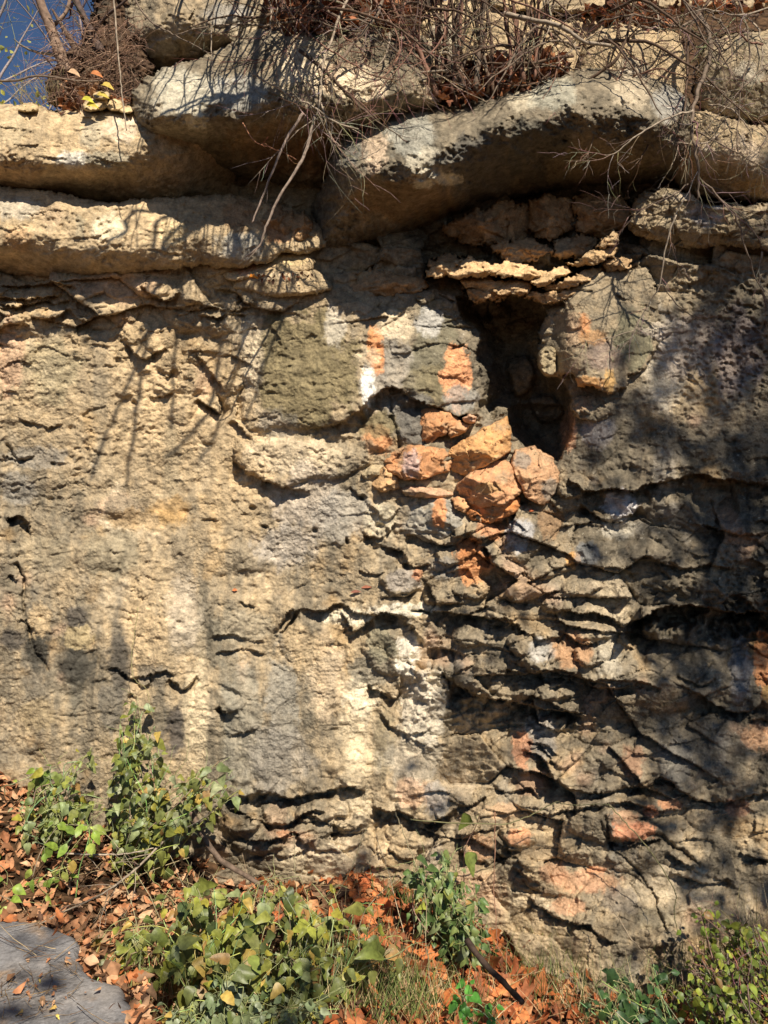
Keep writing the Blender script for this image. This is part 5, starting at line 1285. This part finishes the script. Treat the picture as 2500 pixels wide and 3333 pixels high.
for k, (u, v, cc, lab) in enumerate([(1190,1910,(.26,.10,.06),'long red-brown leaf scrap on the arching break of the wall'),(1155,1925,(.24,.10,.07),'smaller curled red-brown leaf just below the long scrap'),(770,1918,(.6,.2,.08),'tiny red scrap of leaf on the plain left wall'),(1735,1660,(.42,.12,.05),'red leaf scrap under the orange and grey stone')]):
    random.seed(530+k); mb = MB(); h = cliff_h(u, v)+.012
    mb.leaf(Pv(u-14, v+4, h), Vector((1, -.1, .25)), Vector((.1, -1, .9)), .045 if k < 2 else .022, .008, OV, .6, .3, cc, .1)
    tag(mb.build('fallen_leaf', M_DRY), lab, 'leaf')

# ------------------------------------------------------------------ bare shrubs over the upper rocks
def shrub(name, label, cat, stems, col, side, seed, rnd=0, rndf=None, wobble=.004):
    random.seed(seed)
    p0 = Pv(*stems[0][0][0])
    root = empty(name, p0, label, cat)
    a = MB(); b = MB()
    for (pts, r0, r1, cc) in stems:
        ps = vsmooth([Pv(*p) for p in pts], 4)
        ps = [ps[0]]+[q+rv(wobble) for q in ps[1:]]
        a.tube(ps, r0, r1, cc, 6, .1)
        twigs(b, ps, r0, r1, cc, *side)
    build_at(a, 'stem', M_BARK, root); build_at(b, 'crown', M_BARK, root)
    return root
random.seed(91)
st = []
for k in range(26):
    u = random.uniform(1390, 1800); v = 335-(u-1390)*.16+random.uniform(-25, 10); h = random.uniform(.10, .26)
    lean = random.gauss(0, 60)+(-40 if u < 1500 else 30)
    st.append(([(u, v, h), (u+lean*.35+random.uniform(-10, 10), v*.55, h+.01), (u+lean*.8+random.uniform(-12, 12), v*.1, h+.03), (u+lean*1.3, -160, h+.1), (u+lean*1.9, -360, h+.22)], random.uniform(.005, .011), .003, random.choice([BARK_G, BARK_D, BARK_R, BARK_D])))
shrub('bare_shrub', 'thicket of upright brown stems growing from the leafy pocket behind the largest boulder', 'bare shrub', st, BARK_G, (7, .28, 2, 4, .22, .8), 92)
st = [
 ([(1150,-40,.30),(1100,70,.36),(1070,160,.40),(1050,240,.42),(1040,330,.46),(1020,400,.50)], .0055, .003, BARK_P),
 ([(975,165,.30),(1040,215,.36),(1100,275,.40),(1160,335,.44),(1215,388,.46)], .007, .005, BARK_D),
 ([(1260,-40,.20),(1220,60,.30),(1160,130,.34),(1100,215,.38),(1075,260,.4)], .008, .005, BARK_G),
 ([(825,242,.42),(880,275,.45),(950,310,.48),(1020,345,.50),(1090,395,.50),(1165,418,.5)], .004, .0035, BARK_P),
 ([(1045,335,.46),(1060,400,.52),(1080,450,.52),(1110,478,.50)], .003, .002, BARK_P),
 ([(1360,160,.25),(1400,172,.28),(1450,175,.30),(1490,185,.30)], .007, .005, BARK_P),
 ([(1350,238,.25),(1400,235,.28),(1460,228,.30)], .006, .005, BARK_P),
 ([(900,-30,.2),(960,60,.34),(1040,140,.40),(1120,190,.42),(1200,240,.42),(1280,260,.4)], .004, .002, BARK_R),
 ([(1000,-30,.2),(1100,60,.3),(1190,70,.32),(1260,140,.34),(1340,200,.34)], .005, .0025, BARK_G),
 ([(1330,-30,.2),(1300,80,.3),(1340,160,.32),(1290,230,.36),(1240,290,.38)], .004, .002, BARK_R),
 ([(860,-30,.2),(920,110,.36),(960,210,.42),(1000,300,.46),(1010,360,.5)], .0035, .002, BARK_G),
 ([(1060,-30,.2),(1010,60,.3),(940,150,.38),(870,190,.42),(800,210,.44)], .003, .0015, BARK_R),
 ([(1200,-30,.2),(1280,90,.32),(1300,180,.36),(1250,250,.4),(1170,280,.42)], .0035, .002, BARK_R),
]
shrub('bare_shrub', 'tangled bare shrub arching over the long rounded boulder, with pale and dark crossing stems', 'bare shrub', st, BARK_G, (13, .36, 2, 3, .18, 1., -.04), 93)
st = [
 ([(2270,40,.25),(2305,110,.32),(2312,180,.36),(2285,260,.40),(2262,330,.46),(2250,410,.50),(2265,500,.50),(2275,580,.48),(2270,650,.46)], .010, .004, BARK_G),
 ([(2270,575,.48),(2330,630,.44),(2390,700,.42),(2425,800,.40),(2460,900,.38),(2510,1010,.36)], .005, .002, BARK_G),
 ([(2255,360,.48),(2200,375,.52),(2120,415,.54),(2060,450,.55),(2010,495,.54),(1965,508,.52)], .0045, .0015, BARK_P),
 ([(2200,700,.46),(2170,790,.44),(2150,920,.42),(2100,1010,.36),(2060,1080,.34),(2045,1120,.33)], .0035, .0012, BARK_P),
 ([(2155,920,.42),(2200,990,.38),(2270,1040,.34),(2330,1060,.32)], .002, .001, BARK_G),
 ([(2065,1075,.35),(2000,1095,.35),(1930,1112,.36),(1900,1108,.36)], .0018, .001, BARK_P),
 ([(2270,60,.22),(2200,90,.3),(2120,60,.3),(2040,50,.3),(1950,70,.28)], .006, .003, BARK_G),
 ([(2330,-30,.2),(2250,90,.3),(2240,200,.34),(2235,300,.38),(2215,420,.44)], .006, .003, BARK_D),
 ([(2400,-30,.2),(2430,90,.3),(2440,190,.32),(2410,300,.34),(2400,420,.34),(2405,500,.36)], .004, .002, BARK_G),
 ([(2520,20,.2),(2400,50,.3),(2300,30,.32),(2200,60,.3)], .004, .002, BARK_P),
 ([(2520,200,.3),(2450,250,.34),(2380,330,.36),(2300,420,.4),(2260,480,.45)], .003, .002, BARK_G),
 ([(2240,600,.46),(2180,640,.46),(2080,690,.46),(2030,740,.44)], .003, .001, BARK_G),
 ([(2270,430,.48),(2360,480,.42),(2440,520,.4),(2520,560,.38)], .003, .001, BARK_G),
 ([(2500,430,.3),(2480,400,.32),(2470,380,.32),(2530,360,.3)], .003, .002, BARK_G),
 ([(2480,820,.36),(2470,900,.36),(2490,980,.34),(2520,1060,.32)], .004, .002, BARK_G),
]
shrub('bare_shrub', 'drooping leafless bush hanging down the right side over the pitted block', 'bare shrub', st, BARK_G, (17, .24, 2, 3, .28, 1., -.05), 94)
stick('thick pale branch curving across the block behind the thicket', [(1640,45,.34),(1720,62,.36),(1800,78,.38),(1850,100,.40),(1900,135,.40),(1990,150,.38)], .010, .006, BARK_P, cat='branch', name='branch', side=(6, .16, 2), seed=11)
stick('dark crooked branch crossing in front of the round-shouldered block', [(1870,330,.2),(1920,260,.26),(2000,200,.3),(2040,120,.3),(2060,30,.3),(2080,-60,.3)], .008, .004, BARK_D, cat='branch', name='branch', side=(7, .2, 2), seed=12)
stick('longer of two sticks hanging in front of the dark recess', [(1025,375,.48),(1000,480,.50),(960,560,.52),(905,650,.52),(865,740,.52),(845,800,.5),(800,835,.48)], .0065, .0035, (.26,.20,.16), side=(4, .08, 1), seed=13)
stick('shorter stick hanging left of the longer one in front of the dark recess', [(985,370,.48),(935,450,.50),(890,550,.52),(855,640,.52),(820,725,.52)], .0055, .003, (.28,.21,.17), side=(4, .08, 1), seed=14)
stick('pale straight vine hanging over the upper left ledge', [(368,-30,.35),(380,120,.38),(392,250,.40),(400,330,.42),(412,425,.42)], .0035, .002, BARK_P, cat='vine', name='hanging_vine', seed=15)
stick('thin vine running down past the tall grey block', [(705,-30,.30),(692,60,.34),(688,160,.38),(700,290,.44)], .003, .0015, BARK_P, cat='vine', name='hanging_vine', seed=16)
stick('slender grey twig crossing the tall grey block', [(430,-20,.3),(480,60,.32),(550,105,.36),(620,140,.40),(690,175,.42),(800,190,.42)], .0035, .0015, BARK_G, side=(8, .15, 2), seed=17, cat='branch', name='branch')
stick('level grey branch reaching in from the left edge above the upper ledge', [(-30,262,.2),(50,262,.2),(110,248,.2),(180,252,.2),(260,264,.2),(330,262,.16)], .005, .003, BARK_G, side=(7, .13, 1), seed=18, cat='branch', name='branch')
stick('spray of red-brown twigs hanging before the shaded underside of the long boulder', [(790,400,.46),(830,460,.46),(880,480,.46),(930,500,.46),(965,520,.46)], .0022, .001, (.36,.17,.10), side=(14, .12, 2), seed=19, cat='branch', name='branch')
random.seed(191)
for (lab, boxu, boxv, n, sd2) in [('dense brushwood of fine grey twigs above the blocks in the upper corner', (1950,2520), (-40,420), 52, 192), ('low brushwood of reddish twigs over the leaf heap at the top edge', (860,1400), (-60,200), 46, 193), ('dark criss-crossing dead stems behind the largest boulder', (1380,1960), (-40,300), 34, 194)]:
    st = []
    for k in range(n):
        u = random.uniform(*boxu); v = random.uniform(*boxv); a = random.uniform(0, 2*PI); L_ = random.uniform(90, 260); h = random.uniform(.14, .34)
        st.append(([(u, v, h-.06), (u+.35*L_*math.cos(a), v+.35*L_*math.sin(a), h), (u+.7*L_*math.cos(a+.3), v+.7*L_*math.sin(a+.3), h+.03), (u+L_*math.cos(a+.5), v+L_*math.sin(a+.5), h+.04)], random.uniform(.002, .0055), .001, random.choice([BARK_G, BARK_D, BARK_P, BARK_R])))
    shrub('brushwood', lab, 'bare shrub', st, BARK_G, (14, .16, 2, 3, .28, 1., -.02), sd2)
random.seed(291); st = []
for k in range(20):
    u = random.uniform(860, 2420); v = random.uniform(-70, 40) if k % 3 else random.uniform(40, 200); s_ = random.choice([-1, 1]); L_ = random.uniform(220, 520); h = random.uniform(.2, .36); dn = random.uniform(30, 260)
    st.append(([(u, v, h-.08), (u+s_*L_*.3, v-random.uniform(-30, 40), h+.03), (u+s_*L_*.65, v+dn*.35, h+.10), (u+s_*L_, v+dn, h+.14)], random.uniform(.0045, .009), .002, random.choice([BARK_D, BARK_G, BARK_D, BARK_R])))
shrub('bare_shrub', 'long dark arching stems criss-crossing the whole top of the cliff', 'bare shrub', st, BARK_D, (5, .24, 2, 3, .18, .9, -.03), 292)
# the bare limb reaching out over the viewer whose drooping canes draw the long slanting shadows
random.seed(97)
def over(u, v, t, h=.05):
    p = Pv(u, v, h); return Vector((p.x+LX*t, p.y-t, p.z+LZ*t))
def over_branch():
    T = 1.6
    lines = [[(560,900),(500,1050),(445,1163),(370,1350),(293,1543)],[(520,1000),(472,1174),(440,1360),(412,1560)],[(850,900),(814,1017),(776,1147),(711,1364),(651,1462)],[(940,920),(895,1082),(850,1220),(803,1342)],
      [(700,1250),(640,1359),(537,1462)],[(520,860),(488,979),(456,1104)],[(600,870),(580,963),(572,1160),(564,1364)],[(760,900),(700,1000),(650,1090)],[(420,860),(400,940),(340,1010),(230,1060),(120,1080)]]
    root = empty('bare_tree', Vector((.1, .55, 4.1)), 'bare tree limb leaning out over the cliff edge, its drooping canes shadowing the upper wall', 'bare tree')
    a = MB(); hub = over(760, 700, T)
    limb = vsmooth([Vector((.1, .55, 4.0)), Vector((.0, .1, 4.7)), Vector((-.1, -.8, 5.0)), hub], 6); a.tube(limb, .024, .012, BARK_G, 7, .08); build_at(a, 'trunk', M_BARK, root)
    b = MB()
    for l in lines:
        q = [over(x, y, T) for x, y in l]; q = [hub]+q; q = vsmooth(q, 4); q = [q[0]]+[z+rv(.008) for z in q[1:]]
        b.tube(q, .012, .007, BARK_G, 5); twigs(b, q[4:], .006, .003, BARK_G, 2.2, .25, 2, 4, .15, .5, -.1)
    for (x, y) in [(270,1070),(312,1068),(290,1100),(235,1130)]:
        b.leaf(over(x, y, T), Vector((.6, 0, -.5)), sun_dir, .035, .014, OV, 0, 0, (.3, .15, .06))
    build_at(b, 'crown', M_BARK, root)
over_branch()
# long bare canes arching out over the ledges from the slope above, throwing the slanting shadows
random.seed(95)
st = []
for k in range(58):
    u = random.uniform(600, 1180) if k < 26 else random.gauss(1110, 45); st.append(([(u, -230, .05), (u-20, -330, .35), (u-60+random.uniform(-40, 40), -330, .62), (u-100+random.uniform(-60, 60), -240+random.uniform(-60, 40), .80), (u-130+random.uniform(-70, 70), -130, .9)], random.uniform(.003, .0075), .0015, BARK_G))
shrub('bare_shrub', 'fan of arching canes leaning out beyond the top of the picture above the long boulder', 'bare shrub', st, BARK_G, (5, .25, 2, 3, .2, .8, -.06), 96)

# ------------------------------------------------------------------ leaning trees, top left
def tree(name, label, cat, trunk, branches, colr, side, seed, group=None, leaves=None):
    random.seed(seed)
    root = empty(name, trunk[0][0], label, cat, group)
    a = MB(); ps = vsmooth(trunk[0], 5); a.tube(ps, trunk[1], trunk[2], colr, 9, .06)
    build_at(a, 'trunk', M_BARK, root)
    b = MB()
    for (pts, r0, r1) in branches:
        q = vsmooth(pts, 4); b.tube(q, r0, r1, colr, 6, .08); twigs(b, q, r0*.8, r1, colr, *side)
    twigs(b, ps, trunk[1]*.5, trunk[2], colr, *side)
    build_at(b, 'crown', M_BARK, root)
    if leaves:
        lm = MB(); n, pal, sz, box = leaves
        for k in range(n):
            p = Vector((random.gauss(box[0].x, box[1].x), random.gauss(box[0].y, box[1].y), random.gauss(box[0].z, box[1].z)))
            s_ = sz*random.uniform(.6, 1.2)
            lm.leaf(p, rv(1), rv(1), s_, s_*.35, OV, .2, .3, random.choice(pal))
        build_at(lm, 'foliage', M_LEAF, root)
    return root
tree('leaning_tree', 'rough-barked brown trunk leaning left out of the earth bank at the top left', 'tree', ([Pv(225,240,.0), Pv(200,190,.0), Pv(165,90,.0), Pv(130,0,.02), Pv(90,-160,.05), Pv(60,-500,.1)], .028, .012), [([Pv(165,90,0), Pv(215,40,.0), Pv(235,-40,0), Pv(260,-200,0)], .010, .005)], (.22,.15,.11), (3, .5, 3, 4, .2, .9), 701)
tree('leaning_tree', 'dark split stump-like trunk beside the leaning brown trunk', 'tree', ([Pv(262,190,.02), Pv(235,140,.02), Pv(205,90,.03), Pv(170,30,.02)], .018, .004), [], (.12,.08,.06), (3, .2, 2, 4, .2, .9), 702)
tree('leaning_tree', 'dark curving trunk crossing the earth bank below the tall grey block', 'tree', ([Pv(330,170,-.02), Pv(300,110,-.02), Pv(270,50,0), Pv(240,-30,0), Pv(215,-200,.0)], .020, .010), [([Pv(300,110,0), Pv(350,50,.05), Pv(400,10,.1), Pv(450,-40,.12)], .008, .004)], (.10,.07,.06), (6, .35, 3, 4, .22, .9), 703)
# rootlets hanging from the bank
random.seed(66); mb = MB()
for k in range(420):
    u = random.uniform(170, 470); v = random.uniform(60, 330)
    p = Pv(u, v, .08+random.uniform(-.05, .08)); a_ = random.uniform(0, 2*PI)
    pts = wander(p, Vector((math.cos(a_), -.5, random.uniform(-1, .4))), random.uniform(.05, .22), 6, .35, -.12)
    mb.tube(pts, random.uniform(.0008, .0026), .0006, random.choice([(.22,.13,.09),(.3,.2,.14),(.12,.07,.05)]), 3)
tag(mb.build('roots', M_BARK), 'matted brown rootlets and dead twigs on the earth bank, top left', None, None, 'stuff')
mb = MB()
for k in range(60):
    p = Pv(random.uniform(60, 200), random.uniform(330, 350), .1+random.uniform(-.1, .05))
    mb.tube(wander(p, Vector((random.uniform(-.8, .4), -.2, 1)), random.uniform(.06, .16), 4, .15, -.1), .001, .0005, random.choice(DG), 3)
tag(mb.build('dry_grass', M_GRASS), 'dry grass wisps on the rim of the upper left ledge', None, None, 'stuff')

# far bare trees seen past the bank
for k, (x, y, hgt, cc, lab, lv) in enumerate([(-6.3, 9., 7., (.30,.25,.24), 'pale bare tree nearest the left edge, far behind the ledge', 500), (-4.6, 10.5, 8., (.26,.21,.20), 'thin grey bare tree in the middle of the patch of sky', 0),
        (-5.6, 13., 9., (.33,.28,.27), 'farthest hazy bare tree in the patch of sky', 200), (-3.7, 8., 6., (.22,.17,.15), 'bare brown tree just left of the earth bank', 0), (-7.6, 12., 9., (.30,.26,.24), 'bare tree cut off by the left edge of the picture', 500), (-5.0, 7., 4.2, (.30,.25,.22), 'low bushy bare sapling behind the ledge rim', 0)]):
    random.seed(800+k)
    b0 = Vector((x, y, 2.6)); tr = wander(b0, Vector((random.uniform(-.1, .1), 0, 1)), hgt, 6, .06)
    br = []
    for j in range(16):
        t = random.uniform(.05, .95); i = min(int(t*6), 5); p = tr[i].lerp(tr[i+1], t*6-i)
        br.append((wander(p, Vector((random.uniform(-1, 1), random.uniform(-1, 1), random.uniform(.5, 1.2))), hgt*.35*random.uniform(.5, 1.), 5, .15), .022, .006))
    tree('bare_tree', lab, 'tree', (tr, .06 if k != 4 else .09, .015), br, cc, (2.6, 1.1, 2, 3, .2, .9), 800+k, 'far trees past the earth bank',
         (lv, [(.45,.42,.08),(.35,.35,.10)], .10, (Vector((x, y, 7.5)), Vector((1.0, 1., 1.6)))) if lv else None)

# ------------------------------------------------------------------ the trees behind the viewer whose crowns dapple the wall
def shade_tree(label, tgt, t, n, box, seed, trunk_x, clumps):
    random.seed(seed)
    L3 = Vector((LX, -1, LZ))
    c = Vector(tgt)+L3*t
    bx = Vector((c.x+trunk_x, c.y-.3, 0)); bx.z = float(gz(bx.x, bx.y))
    tr = [bx, Vector((bx.x-.1, bx.y, c.z*.55)), Vector((bx.x-.9, bx.y, c.z*1.0)), c+Vector((.2, 0, 1.0))]
    root = empty('shade_tree', bx, label, 'tree')
    a = MB(); ps = vsmooth(tr, 5); a.tube(ps, .13, .025, (.2, .15, .11), 9, .05); build_at(a, 'trunk', M_BARK, root)
    b = MB(); lm = MB()
    for (du, dv, ru, rv_, nl) in clumps:       # clumps given where their shade falls: metres on the wall from tgt
        cc = c+Vector((du, random.uniform(-.5, .5), dv))
        q = wander(ps[-6], (cc-ps[-6]), (cc-ps[-6]).length, 6, .06); b.tube(q, .018, .006, (.2, .15, .11), 5)
        twigs(b, q[3:], .012, .005, (.2, .15, .11), 5, .5, 2)
        for k in range(nl):
            p = cc+Vector((random.gauss(0, ru), random.gauss(0, .3), random.gauss(0, rv_)))
            s_ = random.uniform(.05, .10)
            if k % 5 < 3: lm.leaf(p, rv(1), rv(1), s_, s_*.42, OV, .2, .3, random.choice(GREENS+YELLOW), 0)
    build_at(b, 'crown', M_BARK, root); build_at(lm, 'foliage', M_LEAF, root)
def wx(u, v, h=.1):
    p = Pv(u, v, h); return (p.x, p.z)
def clumps_from(lst, tu, tv):
    x0, z0 = wx(tu, tv)
    out = []
    for (u, v, ru, rv_, n) in lst:
        x, z = wx(u, v); out.append((x-x0, z-z0, ru*.0013*.64, rv_*.0013*.64, n))
    return out
CL = [(2360,1420,170,110,300),(2150,1560,170,110,190),(2440,1700,110,160,300),(1900,1560,110,80,80),(2420,2050,110,120,190),(2200,2060,140,60,90),(2330,2500,130,80,120),(2080,2460,80,80,70),
      (2480,1300,80,100,110),(2480,600,60,80,40),(2380,3270,200,100,190),(1980,3460,240,60,130),(1000,3290,60,60,50),
      (2200,1300,90,60,90),(2450,2300,90,60,60),(1440,2500,40,120,40),
      (1400,3700,130,45,90),(1180,3760,110,60,110),(700,3680,50,110,70),(420,3640,40,60,40),(1650,3720,120,50,70),(150,3640,60,40,50)]
shade_tree('broad leafy tree standing behind the viewer on the right, shading the right of the cliff', (wx(2200,1800)[0], -.1, wx(2200,1800)[1]), 5.0, 0, None, 900, 4.5, clumps_from(CL, 2200, 1800))
